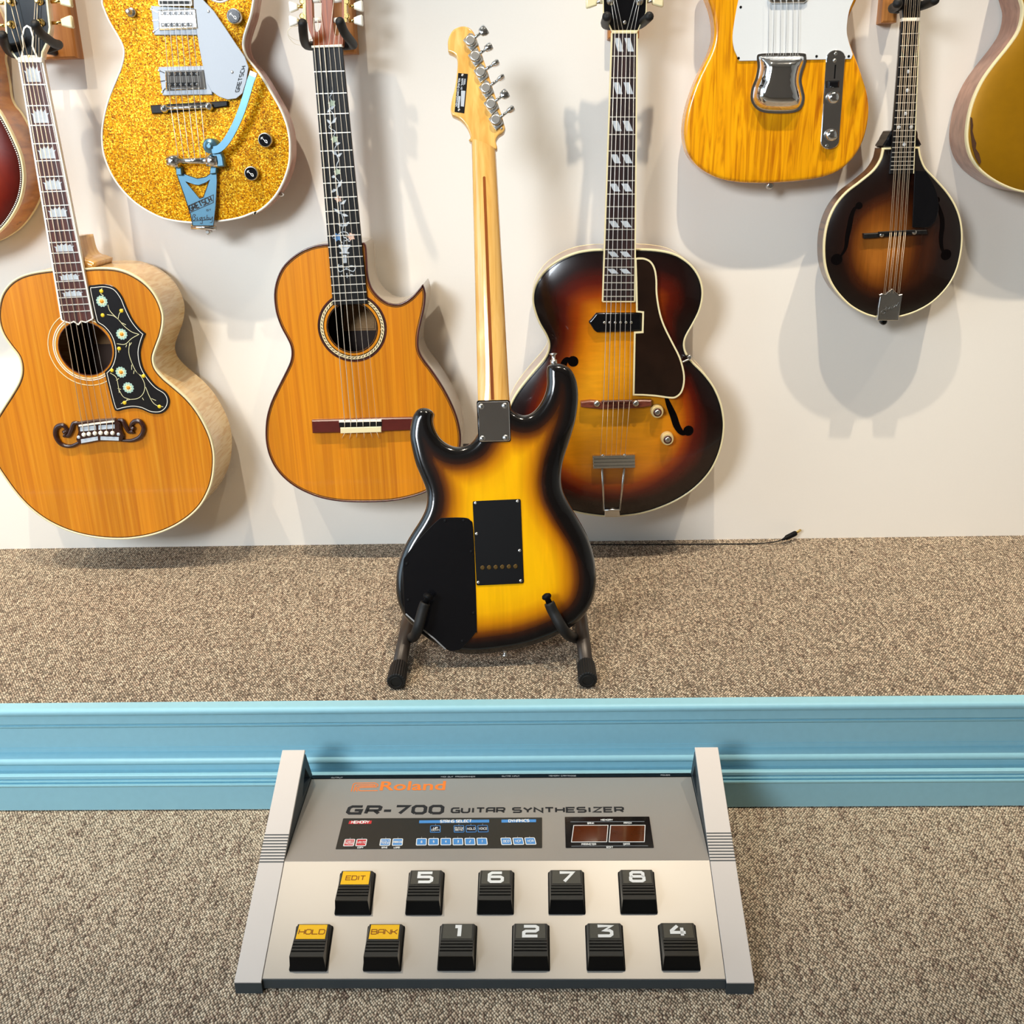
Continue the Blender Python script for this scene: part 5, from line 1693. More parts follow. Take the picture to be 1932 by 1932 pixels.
    ribbon('engraved_script', [smooth_open(P(s, tz), 3) for s in sc], .0009, tz, tz + .0005, M_CHROME, t0)
    lathe('end_pin', P([(1145, 1796)], -.02)[0], [(.0055, -.03), (.0065, -.026), (.0065, -.016), (.004, -.013)], M_BLACK, th, 14)
    return th


mandolin()
hanger('dark oak block wall hanger holding the brown mandolin', (1663, -60, 1702, 43),
       [((1693, 12), (1693, 6)), ((1738, 10), (1764, 0))], nb=.088, nt=.150)
# ------------------------------------------------------------------ the guitar on the stand, seen from behind
M_STRAT = burst_mat('two_tone_sunburst', [(0.0, (0.003, 0.0025, 0.0025, 1)), (0.20, (0.004, 0.003, 0.003, 1)), (0.30, srgb(44, 18, 6)), (0.40, srgb(112, 58, 6)), (0.56, srgb(196, 124, 0)), (0.75, srgb(232, 166, 1)), (1.0, srgb(240, 178, 1))],
                    gsx=70, gsy=5, amt=.09, rough=.14, coat=.45, jitter=.02)
M_STRATSIDE = plain('black_lacquer_rim', (.004, .003, .003, 1), .1, coat=.4, var=.2)
M_TAN = wood('maple_back', srgb(208, 152, 72), srgb(228, 178, 98), srgb(238, 194, 120), sx=45, sy=6, rough=.18, coat=.8, dist=2.2)
M_WALNUT = wood('walnut_stripe', srgb(112, 52, 14), srgb(146, 76, 28), sx=120, sy=6, rough=.2, coat=.6)

LEAN = math.radians(18)
FR_S = Frame((0, -.545, .218), (1, 0, 0), (0, math.sin(LEAN), math.cos(LEAN)))
u0, v0 = FR_S.uv(935, 1237)
FR_S.O = FR_S.O + FR_S.U * u0 + FR_S.V * v0


def stage_guitar():
    fr = FR_S
    th = thing('sunburst_electric_guitar', 'double-cut sunburst electric guitar on floor stand, turned to show its back', 'guitar', fr)
    P = lambda l, n=0.0: fr.pts(cH(l), n)
    PC = lambda l, n=0.0: fr.pts(cC(l), n)
    out = smooth_closed(P([(575, 470), (575, 470), (545, 515), (510, 538), (465, 548), (418, 538), (370, 505), (338, 455), (325, 405), (330, 368), (312, 346), (280, 337), (247, 345), (222, 378), (208, 430), (204, 492), (215, 560), (235, 640), (264, 710), (288, 770),
                           (297, 822), (289, 880), (260, 942), (215, 1012), (175, 1082), (146, 1160), (131, 1240), (128, 1320), (140, 1390), (165, 1448), (208, 1502), (265, 1556), (330, 1602), (400, 1640), (470, 1662), (560, 1668), (680, 1656), (800, 1636), (900, 1606),
                           (1000, 1564), (1088, 1510), (1150, 1450), (1190, 1378), (1208, 1290), (1207, 1200), (1190, 1110), (1158, 1020), (1110, 932), (1062, 852), (1032, 790), (1021, 730), (1025, 660), (1040, 590), (1070, 500), (1096, 410), (1110, 315), (1111, 245), (1100, 182),
                           (1075, 132), (1040, 106), (1003, 97), (968, 101), (946, 116), (943, 160), (944, 212), (930, 270), (898, 328), (860, 365), (820, 378), (785, 368), (752, 345), (748, 335), (748, 335), (742, 298), (742, 298), (640, 296), (568, 300), (568, 300), (566, 380)]), 4)
    cre = P([(1075, 400), (985, 500), (905, 610), (872, 730), (885, 860), (935, 970), (1030, 1086), (1185, 1262)])
    reg = cre + P([(1330, 1262), (1330, 400)])
    top_pt = P([(655, 300)])[0]

    def belly(x, y):
        q = np.array([(x, y)])
        if not inside(q, reg)[0]:
            return 0.0
        d = 1e9
        for a, b in zip(cre[:-1], cre[1:]):
            a, b = np.array(a), np.array(b)
            e = b - a
            t = min(1, max(0, ((q[0] - a) @ e) / (e @ e)))
            d = min(d, np.linalg.norm(q[0] - a - t * e))
        return .26 * d * min(1.0, d / .012)
    R = .0125

    def zf(d, x, y):
        e = 0.0 if d >= R else -R + math.sqrt(max(0, R * R - (R - d) ** 2))
        return e - belly(x, y)

    def burst(d, x, y):
        b = belly(x, y)
        w = d - 1.15 * b
        # the heel end of the back keeps its black border wide
        h = math.hypot((x - top_pt[0]) * .85, y - top_pt[1])
        return max(0, min(1, w / .088))
    shell('body_rim', out, lambda x, y: -R - belly(x, y), -.043, M_STRATSIDE, th, .008)
    dome('body_back', out, [], zf, M_STRAT, th, .0065, (.0003, .0012, .0028, .005, .008, .0125, .016), burst)
    # covers
    z = .0
    tc = P([(545, 840), (802, 828), (820, 1280), (566, 1292)], z)
    tc = rounded(tc, .003)
    t0 = plate('tremolo_cover', tc, -.0005, .0018, M_BLACKSATIN, th, .0005)
    for c in P([(560, 850), (786, 840), (566, 1015), (797, 1105), (575, 1276), (803, 1267)], .002):
        screw(th, c, .0018, .0026, M_STEEL)
    for k in range(6):
        a = P([(598 + 35.4 * k, 1197 - 1.4 * k)], .002)[0]
        lathe('string_hole', a, [(.0036, .0014), (.0036, .0021), (.0026, .0022)], plain('brass_ferrule', srgb(84, 62, 20), .4, .6, var=.1), t0, 14)
    cc = smooth_corner(P([(360, 940), (395, 929), (500, 928), (533, 943), (548, 985), (560, 1250), (568, 1525), (560, 1545), (492, 1625), (458, 1640), (408, 1636), (300, 1546), (200, 1458), (180, 1425), (174, 1300), (173, 1172), (190, 1128), (270, 1030)], z))
    cc2 = plate('control_cover', cc, -.016, .0016, M_BLACK, th, .0006)
    for c in P([(397, 945), (497, 943), (537, 1110), (550, 1440), (490, 1590), (192, 1175), (200, 1370)], .0016):
        screw(th, c, .0016, .0025, M_BLACKSATIN)
    ribbon('jack_plate', [P([(186, 1444), (235, 1488), (262, 1512)], .002), P([(280, 1530), (340, 1578), (400, 1634)], .002)], .0022, -.006, .0020, M_STEEL, th)
    # neck plate
    npz = .0022
    npl = rounded(P([(571, 308), (740, 304), (746, 517), (580, 521)], npz), .004)
    plate('neck_plate_gasket', rounded(P([(566, 300), (743, 297), (750, 521), (576, 525)], .001), .004), -.012, .001, M_BLACK, th)
    plate('neck_plate', npl, .0008, npz, M_CHROME, th, .0007)
    for c in P([(591, 332), (717, 328), (597, 503), (722, 499)], npz):
        s = lathe('plate_screw', c, [(.0046, npz - .0005), (.0046, npz + .0006), (.003, npz + .0016), (.0008, npz + .0017)], M_STEEL, th, 16)
        for a in (0, math.pi / 2):
            ribbon('screw_slot', [[(c[0] - .0026 * math.cos(a + .5), c[1] - .0026 * math.sin(a + .5)), (c[0] + .0026 * math.cos(a + .5), c[1] + .0026 * math.sin(a + .5))]], .0008, npz + .001, npz + .0019, M_BLACKSATIN, s)
    # strap button on the horn, another at the tail
    for px, n, d in ((cH([(978, 70)])[0], -.02, (-.05, 1)), (cH([(718, 1650)])[0], -.02, (0, -1))):
        c = Vector(fr.uv(*px, n))
        d = Vector(d).normalized()
        q = [c - d * .012, c - d * .004, c - d * .003, c + d * .003, c + d * .006, c + d * .0065]
        tube('strap_button', [(v.x, v.y, n) for v in q], [.0055, .0055, .003, .003, .0065, .005], M_STEEL, th, 14)
    # neck
    nb = -.026
    tl, trr = PC([(1578, 1020)], nb)[0], PC([(1756, 1075)], nb)[0]
    bl, brr = P([(570, 296)], nb)[0], P([(740, 293)], nb)[0]
    tl = lerp(tl, bl, -.01)
    V, Fs, seg, steps = [], [], 16, 26
    for k in range(steps + 1):
        t = k / steps
        l, r = lerp(tl, bl, t * 1.06), lerp(trr, brr, t * 1.06)
        flat = max(0, (t - .86) / .14)
        pw = .75 * (1 - flat) + .28 * flat
        for j in range(seg + 1):
            a = math.pi * j / seg
            x = (1 - math.cos(a)) / 2
            p = lerp(l, r, x)
            V.append((p[0], p[1], -.042 + .018 * (max(0, math.sin(a)) ** pw)))
    m = seg + 1
    for k in range(steps):
        for j in range(seg):
            Fs.append([k * m + j, (k + 1) * m + j, (k + 1) * m + j + 1, k * m + j + 1])
    o = obj('neck', V, Fs, M_TAN, th, True)
    fix_normals(o)
    fbl = [lerp(tl, bl, .03), lerp(trr, brr, .03), lerp(trr, brr, 1.2), lerp(tl, bl, 1.2)]
    plate('fingerboard', fbl, -.049, -.0415, M_MAPLE, th)
    # walnut stripe let into the back of the neck
    a, b = PC([(1675, 1295)], -.024)[0], P([(652, 296)], -.024)[0]
    w = .0042
    st = [(a[0] + w * .5 * math.cos(t), a[1] + w * .5 * math.sin(t)) for t in np.linspace(math.pi, 0, 7)] + [(b[0] + w * .6, b[1]), (b[0] - w * .6, b[1])]
    plate('walnut_stripe', st, -.028, -.0236, M_WALNUT, th, .0001)
    head = smooth_closed(PC([(1575, 1030), (1575, 1000), (1560, 950), (1530, 900), (1490, 862), (1440, 838), (1440, 838), (1430, 800), (1440, 720), (1460, 640), (1475, 540), (1480, 450), (1465, 402), (1412, 372), (1412, 372), (1409, 325), (1414, 278), (1442, 222), (1490, 193), (1540, 190), (1582, 212), (1612, 262),
                             (1650, 370), (1700, 520), (1750, 680), (1800, 830), (1828, 930), (1828, 930), (1815, 962), (1780, 987), (1760, 1025), (1757, 1090)], -.034), 4)
    hd = plate('headstock', head, -.048, -.034, M_TAN, th, .0025, True)
    zt = -.034
    cs = [(1575, 298), (1610, 412), (1650, 527), (1688, 645), (1725, 760), (1760, 875)]
    ks = [(1668, 228), (1705, 348), (1755, 465), (1795, 572), (1822, 690), (1866, 802)]
    tilt = [0.9, .55, .25, .15, .8, .3]
    for i in range(6):
        c, k = PC([cs[i]], zt + .005)[0], PC([ks[i]], zt + .006)[0]
        d = (Vector(k) - Vector(c)).normalized()
        e = Vector((-d.y, d.x))
        pl = [tuple(Vector(c) + d * x + e * y) for x, y in ((-.008, -.013), (.008, -.011), (.010, .008), (.006, .012), (-.008, .009))]
        g = plate('tuner', pl, zt, zt + .0035, M_STEEL, th, .0008)
        lathe('tuner_cap', c, [(.0086, zt + .001), (.0086, zt + .0075), (.0074, zt + .0088), (.0060, zt + .0088)], M_STEEL, g, 20)
        p0, p1 = Vector(c) + d * .006, Vector(k) - d * .005
        tube('tuner_shaft', [(p0.x, p0.y, zt + .005), (p1.x, p1.y, zt + .006)], [.0028, .0022], M_CHROME, g, 10)
        q = [Vector(k) + d * s for s in (-.006, -.0045, -.001, .003, .006, .0068)]
        kb = tube('tuner_key', [(v.x, v.y, zt + .006) for v in q], [.002, .0035, .0042, .0045, .0042, .002], M_CHROME, g, 12)
        for v in kb.data.vertices:       # flatten the key; each is turned to its own angle
            rel = Vector((v.co.x - k[0], v.co.y - k[1]))
            s, tt, zz = rel.dot(d), rel.dot(e), v.co.z - (zt + .006)
            f = tilt[i]
            tt, zz = tt * (0.7 + 1.4 * f), zz * (2.1 - 1.4 * f)
            nv = Vector(k) + d * s + e * tt
            v.co = (nv.x, nv.y, zt + .006 + zz)
        lathe('plate_screw', tuple(Vector(c) + e * -.0145 + d * .001), [(.002, zt), (.002, zt + .002), (.001, zt + .0025)], M_STEEL, g, 8)
    # serial plate
    sp = PC([(1486, 533), (1556, 540), (1530, 826), (1459, 816)], zt)
    s0 = plate('serial_plate', sp, zt, zt + .0009, M_BLACKSATIN, th, .0002)
    zs = zt + .0009
    for q in ([(1507, 660), (1538, 663), (1527, 778), (1505, 775)], [(1489, 700), (1503, 702), (1494, 790), (1481, 788)]):
        plate('blank_field', PC(q, zs), zs, zs + .0002, M_SILVERPG, s0)
    fit_letters('lettering', 'ROLAND CORPORATION', PC([(1488, 572)], zs)[0], PC([(1466, 775)], zs)[0], .0026, .0007, zs, zs + .0002, M_SILVERPG, s0, gap=.3)
    fit_letters('lettering', 'MODEL', PC([(1530, 575)], zs)[0], PC([(1524, 622)], zs)[0], .0022, .0006, zs, zs + .0002, M_SILVERPG, s0, gap=.3)
    fit_letters('lettering', 'SERIAL NO', PC([(1512, 572)], zs)[0], PC([(1504, 652)], zs)[0], .0022, .0006, zs, zs + .0002, M_SILVERPG, s0, gap=.3)
    for q in ((1518, 548), (1492, 803)):
        screw(th, PC([q], zs)[0], zs, .0022)
    return th


def rounded(p, r, k=4):
    """round the corners of a convex outline"""
    out, n = [], len(p)
    for i in range(n):
        a, b, c = Vector(p[i - 1]), Vector(p[i]), Vector(p[(i + 1) % n])
        s, e = b + (a - b).normalized() * r, b + (c - b).normalized() * r
        for j in range(k + 1):
            t = j / k
            out.append(tuple((1 - t) ** 2 * s + 2 * t * (1 - t) * b + t * t * e))
    return out


def smooth_corner(p):
    return smooth_closed(p, 3)


stage_guitar()

# ------------------------------------------------------------------ the stand


def at_y(px, py, y):
    d = ray(px, py)
    return CAM + d * ((y - CAM.y) / d.y)


def at_z(px, py, z):
    d = ray(px, py)
    return CAM + d * ((z - CAM.z) / d.z)


M_STANDTUBE = plain('worn_black_tube', srgb(58, 50, 44), .38, .2, var=.12, bscale=60, bump=.05)


def stand():
    base = at_z(930, 1288, PLAT_Z)
    fr = Frame(base, (1, 0, 0), (0, 1, 0))
    th = thing('guitar_stand', 'black tubular floor stand with ribbed rubber feet under the back-turned sunburst guitar', 'guitar stand', fr)
    loc = lambda v: tuple(Vector(v) - base)
    zc = PLAT_Z + .0150
    rear = []
    for sx, foot, mid, arm in ((-1, (747.5, 1286), (770, 1172), [(781, 1203), (786, 1193), (798, 1150), (803, 1137)]), (1, (1109, 1283), (1096, 1170), [(1076, 1203), (1066, 1192), (1044, 1155), (1036, 1137)])):
        f, m = at_z(*foot, zc), at_z(*mid, zc + .014)
        d = (m - f).normalized()
        end = m + d * .10
        rear.append(end)
        tube('leg', [loc(f + d * .03), loc(m), loc(end)], .0112, M_STANDTUBE, th, 18)
        # ribbed rubber foot
        V, Fs = [], []
        seg = 44
        side = d.cross(Vector((0, 0, 1))).normalized()
        up = side.cross(d)
        st = [(-.001, .0135), (0, .0148), (.042, .0140), (.043, .0115)]
        for s, r in st:
            for k in range(seg):
                a = 2 * math.pi * k / seg
                rr = r - (.0011 if k % 2 else 0)
                V.append(loc(f + d * s + (side * math.cos(a) + up * math.sin(a)) * rr))
        for i in range(len(st) - 1):
            for k in range(seg):
                Fs.append([i * seg + k, i * seg + (k + 1) % seg, (i + 1) * seg + (k + 1) % seg, (i + 1) * seg + k])
        Fs.append(list(range(seg)))
        o = obj('rubber_foot', V, Fs, M_RUBBER, th)
        fix_normals(o)
        ring = [loc(f - d * .0016 + (side * math.cos(a) + up * math.sin(a)) * .0088) for a in np.linspace(0, 2 * math.pi, 25)]
        tube('foot_ring', ring, .0007, M_RUBBER, o, 6)
        # cradle arm: leaves the leg, passes under the body and stands up in front of it
        j = at_z(*(f2 := arm[0]), PLAT_Z + .026)
        j0 = f + d * ((j - f).dot(d))
        pts = [j0, lerp3(j0, j, .7)]
        n = [.024, .026, .027]
        for (px, py), nn in zip(arm[1:], n):
            u, v = FR_S.uv(px, py, nn)
            pts.append(FR_S.O + FR_S.U * u + FR_S.V * v + FR_S.N * nn)
        path = smooth_open([loc(p) for p in pts], 5)
        k = len(path)
        tube('cradle_arm', path, [.0085] * (k - 1) + [.0080], M_RUBBER, th, 14)
        e = Vector(path[-1])
        dd = (e - Vector(path[-2])).normalized()
        pin = [e + dd * s for s in (-.002, .006, .0075, .010, .0135, .0155)]
        tube('arm_tip', [tuple(p) for p in pin], [.0048, .0048, .0068, .0080, .0066, .002], M_BLACKSATIN, th, 14)
    # hidden rear: cross bar and upright behind the guitar
    tube('cross_bar', [loc(rear[0]), loc(rear[1])], .0105, M_STANDTUBE, th, 14)
    c = (rear[0] + rear[1]) / 2
    top = Vector((c.x, -.40, .50))
    tube('upright', [loc(c), loc(Vector((c.x, -.36, .38))), loc(top)], .0105, M_STANDTUBE, th, 14)
    u, v = FR_S.uv(935, 900, -.058)
    rest = [FR_S.O + FR_S.U * (uu) + FR_S.V * .33 + FR_S.N * -.056 for uu in (-.05, 0, .05)]
    tube('back_rest', [loc(p) for p in rest], .008, M_RUBBER, th, 12)
    tube('rest_stem', [loc(top), loc(rest[1])], .006, M_STANDTUBE, th, 10)
    return th


def lerp3(a, b, t):
    return a + (b - a) * t


stand()

# ------------------------------------------------------------------ loose power lead at the foot of the wall


def power_lead():
    a, b, c = at_y(1481, 1016, -.030), at_y(1500, 1006.5, -.018), at_y(1510.5, 1000, -.012)
    base = Vector((a.x, a.y, PLAT_Z))
    fr = Frame(base, (1, 0, 0), (0, 1, 0))
    th = thing('power_lead', 'thin black power lead with barrel plug lying where wall meets carpet', 'cable', fr)
    loc = lambda v: tuple(Vector(v) - base)
    r = PLAT_Z + .0022
    pts = [Vector((.02, -.022, r)), Vector((.15, -.026, r)), Vector((a.x - .16, -.030, r)), Vector((a.x - .06, -.031, r)), Vector((a.x - .02, -.030, r + .003)), a]
    tube('cord', smooth_open([loc(p) for p in pts], 6), .0013, M_RUBBER, th, 8)
    d = (b - a).normalized()
    tube('plug_barrel', [loc(a - d * .008), loc(a), loc(a + d * .004), loc(b), loc(b + d * .002)], [.002, .0032, .0052, .0055, .0050], M_BLACKSATIN, th, 14)
    tube('plug_pin', [loc(b), loc(c)], .0026, M_GOLD, th, 12)


power_lead()
# ------------------------------------------------------------------ floor guitar synthesizer
M_SILVER = plain('silver_grey_paint', srgb(174, 170, 164), .38, .42, var=.02, bscale=1500, bump=.03)
M_ARMTOP = plain('light_grey_arm_paint', srgb(214, 206, 199), .5, .05, var=.02, bscale=1500)
M_CHASSIS = plain('charcoal_chassis', srgb(54, 62, 66), .5, var=.08, bscale=900, bump=.05)
M_PANEL = plain('dark_membrane_panel', srgb(40, 40, 36), .35, var=.1, bscale=400)
M_PEDAL = plain('pedal_plastic', srgb(40, 37, 30), .28, coat=.2, var=.1, bscale=200)
M_PEDALBLACK = plain('pedal_black', (.003, .003, .003, 1), .5, spec=.15, var=.2)
M_LABELDARK = plain('smoked_label', srgb(74, 70, 58), .25, coat=.4, var=.08)
M_YELLOW = plain('amber_label', srgb(255, 196, 0), .5, coat=.2, var=.03)
M_BROWNINK = plain('brown_ink', srgb(140, 72, 10), .5, var=.05)
M_ORANGE = plain('orange_ink', srgb(244, 130, 44), .5, var=.03)
M_RED = plain('red_key', srgb(206, 52, 56), .4, var=.05)
M_KEYBLUE = plain('blue_key', srgb(76, 146, 214), .4, var=.05)
M_NAVY = plain('navy_key', srgb(14, 18, 34), .4, var=.1)
M_AMBERGLASS = plain('amber_display_glass', srgb(84, 36, 8), .08, coat=.6, var=.35, bscale=50)
M_GREYINK = plain('grey_ink', srgb(150, 156, 160), .5, var=.03)

SY_Y0, SY_X = -1.0247, -.0722
SY_H0, SY_RUN, SY_TOP = .0185, .295, .1455           # front lip, run to the arm tips, arm tip height
SY_CR = .140                                          # run to the crease between the two decks
ANG = math.atan2(SY_TOP - SY_H0, SY_RUN)
SY_CZ = SY_H0 + math.tan(ANG) * SY_CR
SY_BV, SY_BZ = .320, .0868                            # back edge of the upper deck
UO, UI = .3130, .2800
FR_Y = Frame((SY_X, SY_Y0, FLOOR_Z), (1, 0, 0), (0, 1, 0))
FR_LOW = Frame((SY_X, SY_Y0, FLOOR_Z + SY_H0), (1, 0, 0), (0, math.cos(ANG), math.sin(ANG)))
FR_UP = Frame((SY_X, SY_Y0 + SY_CR, FLOOR_Z + SY_CZ), (1, 0, 0), (0, SY_BV - SY_CR, SY_BZ - SY_CZ))


def synth():
    th = thing('guitar_synthesizer', 'silver-grey floor guitar synthesizer with eleven foot pedals on the lower carpet', 'synthesizer', FR_Y)
    ROOT = FR_Y.matrix().inverted()
    ML, MU = ROOT @ FR_LOW.matrix(), ROOT @ FR_UP.matrix()

    def low(o):
        o.matrix_local = ML
        return o

    def upd(o):
        o.matrix_local = MU
        return o

    def side_slab(name, prof, holes, x0, x1, mat):
        V0, F0 = cap(prof, 0) if not holes else cdt_holes(prof, holes)
        n = len(V0)
        V = [(x0, v[0], v[1]) for v in V0] + [(x1, v[0], v[1]) for v in V0]
        Fs = [list(f) for f in F0] + [[i + n for i in reversed(f)] for f in F0]
        for lp in [prof] + holes:
            b = len(V)
            m = len(lp)
            V += [(x0, a, z) for a, z in lp] + [(x1, a, z) for a, z in lp]
            Fs += [[b + i, b + (i + 1) % m, b + m + (i + 1) % m, b + m + i] for i in range(m)]
        o = obj(name, V, Fs, mat, th)
        fix_normals(o)
        return o
    # chassis between the arms
    chassis = [(.0, .004), (.0, SY_H0 - .002), (SY_CR, SY_CZ - .002), (SY_BV, SY_BZ - .002), (SY_BV + .004, SY_BZ - .012), (SY_BV + .004, .004)]
    side_slab('chassis', chassis, [], -UI + .0004, UI - .0004, M_CHASSIS)
    Llow = math.hypot(SY_CR, SY_CZ - SY_H0)
    Lup = math.hypot(SY_BV - SY_CR, SY_BZ - SY_CZ)
    low(box('lower_deck', -UI + .0006, UI - .0006, .0, Llow, -.002, .0006, M_SILVER, th, .0004))
    upd(box('upper_deck', -UI + .0006, UI - .0006, .0, Lup - .006, -.002, .0002, M_SILVER, th, .0002))
    upd(box('rear_label_strip', -UI + .0006, UI - .0006, Lup - .006, Lup + .0022, -.004, .0012, M_BLACK, th, .0004))
    # arms
    tan = math.tan(ANG)
    prof = [(-.004, .0), (-.004, SY_H0 - .003), (SY_RUN, SY_TOP - .003), (SY_RUN + .004, SY_TOP - .006), (SY_BV + .006, SY_BZ - .006), (SY_BV + .006, .0)]
    hole = [(.256, .093), (.2885, .124), (.3085, .093)]
    Larm = math.hypot(SY_RUN + .004, SY_TOP - SY_H0)
    for s in (-1, 1):
        x0, x1 = sorted((s * UI, s * UO))
        side_slab('side_arm', prof, [hole], x0, x1, M_CHASSIS)
        c = low(box('arm_top', x0, x1, -.0045, Larm, -.003, .0008, M_ARMTOP, th, .0005))
        g0, g1 = FR_LOW.uv(455, 1628)[1] if False else (FR_LOW.uv(455, 1627)[1], FR_LOW.uv(470, 1576)[1])
        for k in range(10):
            v = g0 + (g1 - g0) * k / 9
            ribbon('arm_groove', [[(x0, v), (x1, v)]], .0016, .0004, .0011, M_CHASSIS, c)
    # pedals
    Pl = lambda l, n=0.0: FR_LOW.pts(tr(430, 1390, 1020 / 1932, l), n)
    W2 = .0222
    spec = [('EDIT', 378, 516, 635, 400, 526, 474), ('5', 632, 768, 635, 648, 774, 472), ('6', 888, 1024, 633, 894, 1022, 472), ('7', 1144, 1280, 632, 1146, 1276, 471), ('8', 1400, 1538, 631, 1395, 1524, 470),
            ('HOLD', 217, 358, 836, 245, 375, 664), ('BANK', 480, 622, 836, 500, 632, 664), ('1', 747, 887, 834, 762, 890, 663), ('2', 1012, 1153, 834, 1017, 1150, 662), ('3', 1281, 1422, 834, 1277, 1410, 661), ('4', 1549, 1690, 833, 1537, 1670, 660)]
    HB, HF = .0105, .0225
    for txt, xb0, xb1, yb, xt0, xt1, yt in spec:
        (u, v) = Pl([((xb0 + xb1) / 2, yb)])[0]
        (ut, vt) = Pl([((xt0 + xt1) / 2, yt + 3)], HB)[0]
        L = vt - v
        w = W2
        # housing: steep dark front, sloping top, tapered flanks
        V = [(u - w, v, .003), (u + w, v, .003), (u + w, v + L, .003), (u - w, v + L, .003),
             (u - w + .0015, v + .0075, HF), (u + w - .0015, v + .0075, HF), (u + w - .0025, v + L - .001, HB), (u - w + .0025, v + L - .001, HB)]
        Fs = [[0, 1, 5, 4], [1, 2, 6, 5], [2, 3, 7, 6], [3, 0, 4, 7], [4, 5, 6, 7], [3, 2, 1, 0]]
        name = 'pedal'
        h = low(obj(name, V, Fs, M_PEDAL, th))
        plate('pedal_base', rounded([(u - w - .0012, v - .0014), (u + w + .0012, v - .0014), (u + w + .0012, v + L + .0006), (u - w - .0012, v + L + .0006)], .002), .0004, .0034, M_PEDALBLACK, h, .0008)
        # front face panel
        dv, dz = .0075, HF - .003
        V = [(u - w + .0003, v - .0003, .0034), (u + w - .0003, v - .0003, .0034), (u + w - .0019, v + .0069, HF - .0012), (u - w + .0019, v + .0069, HF - .0012)]
        obj('front_face', V + [(a, b + .001, c) for a, b, c in V], [[0, 1, 2, 3], [7, 6, 5, 4], [0, 4, 5, 1], [1, 5, 6, 2], [2, 6, 7, 3], [3, 7, 4, 0]], M_PEDALBLACK, h)
        # sloped top: helper from (s across -1..1, t front 0..back 1)
        ft, bk = v + .0075, v + L - .001

        def tp(s, t, lift=0.0):
            ww = (w - .0015) + ((w - .0025) - (w - .0015)) * t
            return (u + s * ww, ft + (bk - ft) * t, HF + (HB - HF) * t + lift)

        def quad(name, s0, s1, t0, t1, l0, l1, mat):
            a = [tp(s0, t0, l1), tp(s1, t0, l1), tp(s1, t1, l1), tp(s0, t1, l1)]
            b = [tp(s0, t0, l0), tp(s1, t0, l0), tp(s1, t1, l0), tp(s0, t1, l0)]
            return obj(name, b + a, [[4, 5, 6, 7], [0, 1, 5, 4], [1, 2, 6, 5], [2, 3, 7, 6], [3, 0, 4, 7], [3, 2, 1, 0]], mat, h)
        word = len(txt) > 1
        quad('label_plate', -.90, .90, .53, .975, 0, .0006, M_YELLOW if word else M_LABELDARK)
        for t in (.17, .27, .37, .455):
            quad('ridge', -.97, .97, t, t + .055, -.0004, .0013, M_PEDAL)
            quad('ridge_gap', -.97, .97, t - .028, t - .006, -.0002, .0002, M_PEDALBLACK)
        # legend
        (s0, s1, t0, t1, sw) = (-.62 if txt == 'EDIT' else -.80, .62 if txt == 'EDIT' else .80, .68, .82, .0010) if word else ((-.42, .42, .60, .905, .0040) if txt != '1' else (-.36, .44, .60, .905, .0046))
        A, B2, C = Vector(tp(s0, t0)), Vector(tp(s1, t0)), Vector(tp(s0, t1))
        unit = text_width(txt, 1.0, .22) if word else 1.0
        gw = 1.0 / unit
        paths, x = [], 0.0
        for ch in txt:
            cw = gw * (.3 if ch == 'I' else 1.0)
            for st in GLYPH[ch]:
                paths.append([tuple((A + (B2 - A) * (x + gx * cw) + (C - A) * gy).xy) for gx, gy in st])
            x += cw + gw * .22
        parts = [ribbon_data(p, sw, 0, 1) for p in paths]
        V, Fs = merge(parts)
        V = [(a, b, HF + (HB - HF) * (b - ft) / (bk - ft) + (.0005 if c < .5 else .0009)) for a, b, c in V]
        o = obj('lettering', V, Fs, M_BROWNINK if word else M_WHITEINK, h)
        fix_normals(o)
    # printing on the upper deck
    C3 = lambda l, n=0.0: FR_UP.pts(tr(630, 1440, 400 / 1932, l), n)
    C4 = lambda l, n=0.0: FR_UP.pts(tr(1020, 1440, 400 / 1932, l), n)
    zu = .0002
    up_ = Vector((0, 1))

    def word(text, a, b, px, h, sw, mat, parent, z, gap=.24, shear=0.0, fn=None):
        fn = fn or C3
        A, B2 = fn([a], z)[0], fn([b], z)[0]
        o = fit_letters('lettering', text, A, B2, h, sw, z, z + .00025, mat, parent, gap, shear, up_)
        if parent is th:
            upd(o)
        return o
    hgt = lambda y0, y1, x=900, fn=None: abs((fn or C3)([(x, y0)])[0][1] - (fn or C3)([(x, y1)])[0][1])
    word('GR', (120, 458), (405, 458), 0, hgt(458, 395), .0050, M_INK, th, zu, gap=.46, shear=.12)
    word('-', (450, 462), (515, 462), 0, hgt(458, 395), .0050, M_INK, th, zu)
    word('700', (560, 458), (985, 456), 0, hgt(458, 392), .0050, M_INK, th, zu, gap=.42)
    word('GUITAR', (1072, 450), (1552, 448), 0, hgt(450, 410), .0029, M_INK, th, zu, gap=.36)
    word('SYNTHESIZER', (1632, 448), (1632 + 1005, 443), 0, hgt(450, 410), .0029, M_INK, th, zu, gap=.36)
    # maker's wordmark and emblem
    bfont(th, 'Roland', C3([(415, 250)], zu)[0], C3([(1012, 246)], zu)[0], hgt(255, 172), zu, M_ORANGE, upd)
    E = lambda l: C3(l, zu)
    for path in ([(158, 258), (178, 190), (195, 182), (370, 180), (398, 192), (402, 208), (385, 218), (240, 222), (222, 232), (225, 246), (245, 252), (400, 250)],
                 [(182, 258), (198, 205), (215, 198), (360, 196), (378, 202), (372, 208), (240, 211), (208, 222), (202, 240), (212, 258)]):
        upd(ribbon('emblem', [E(path)], .0015, zu, zu + .00025, M_ORANGE, th))
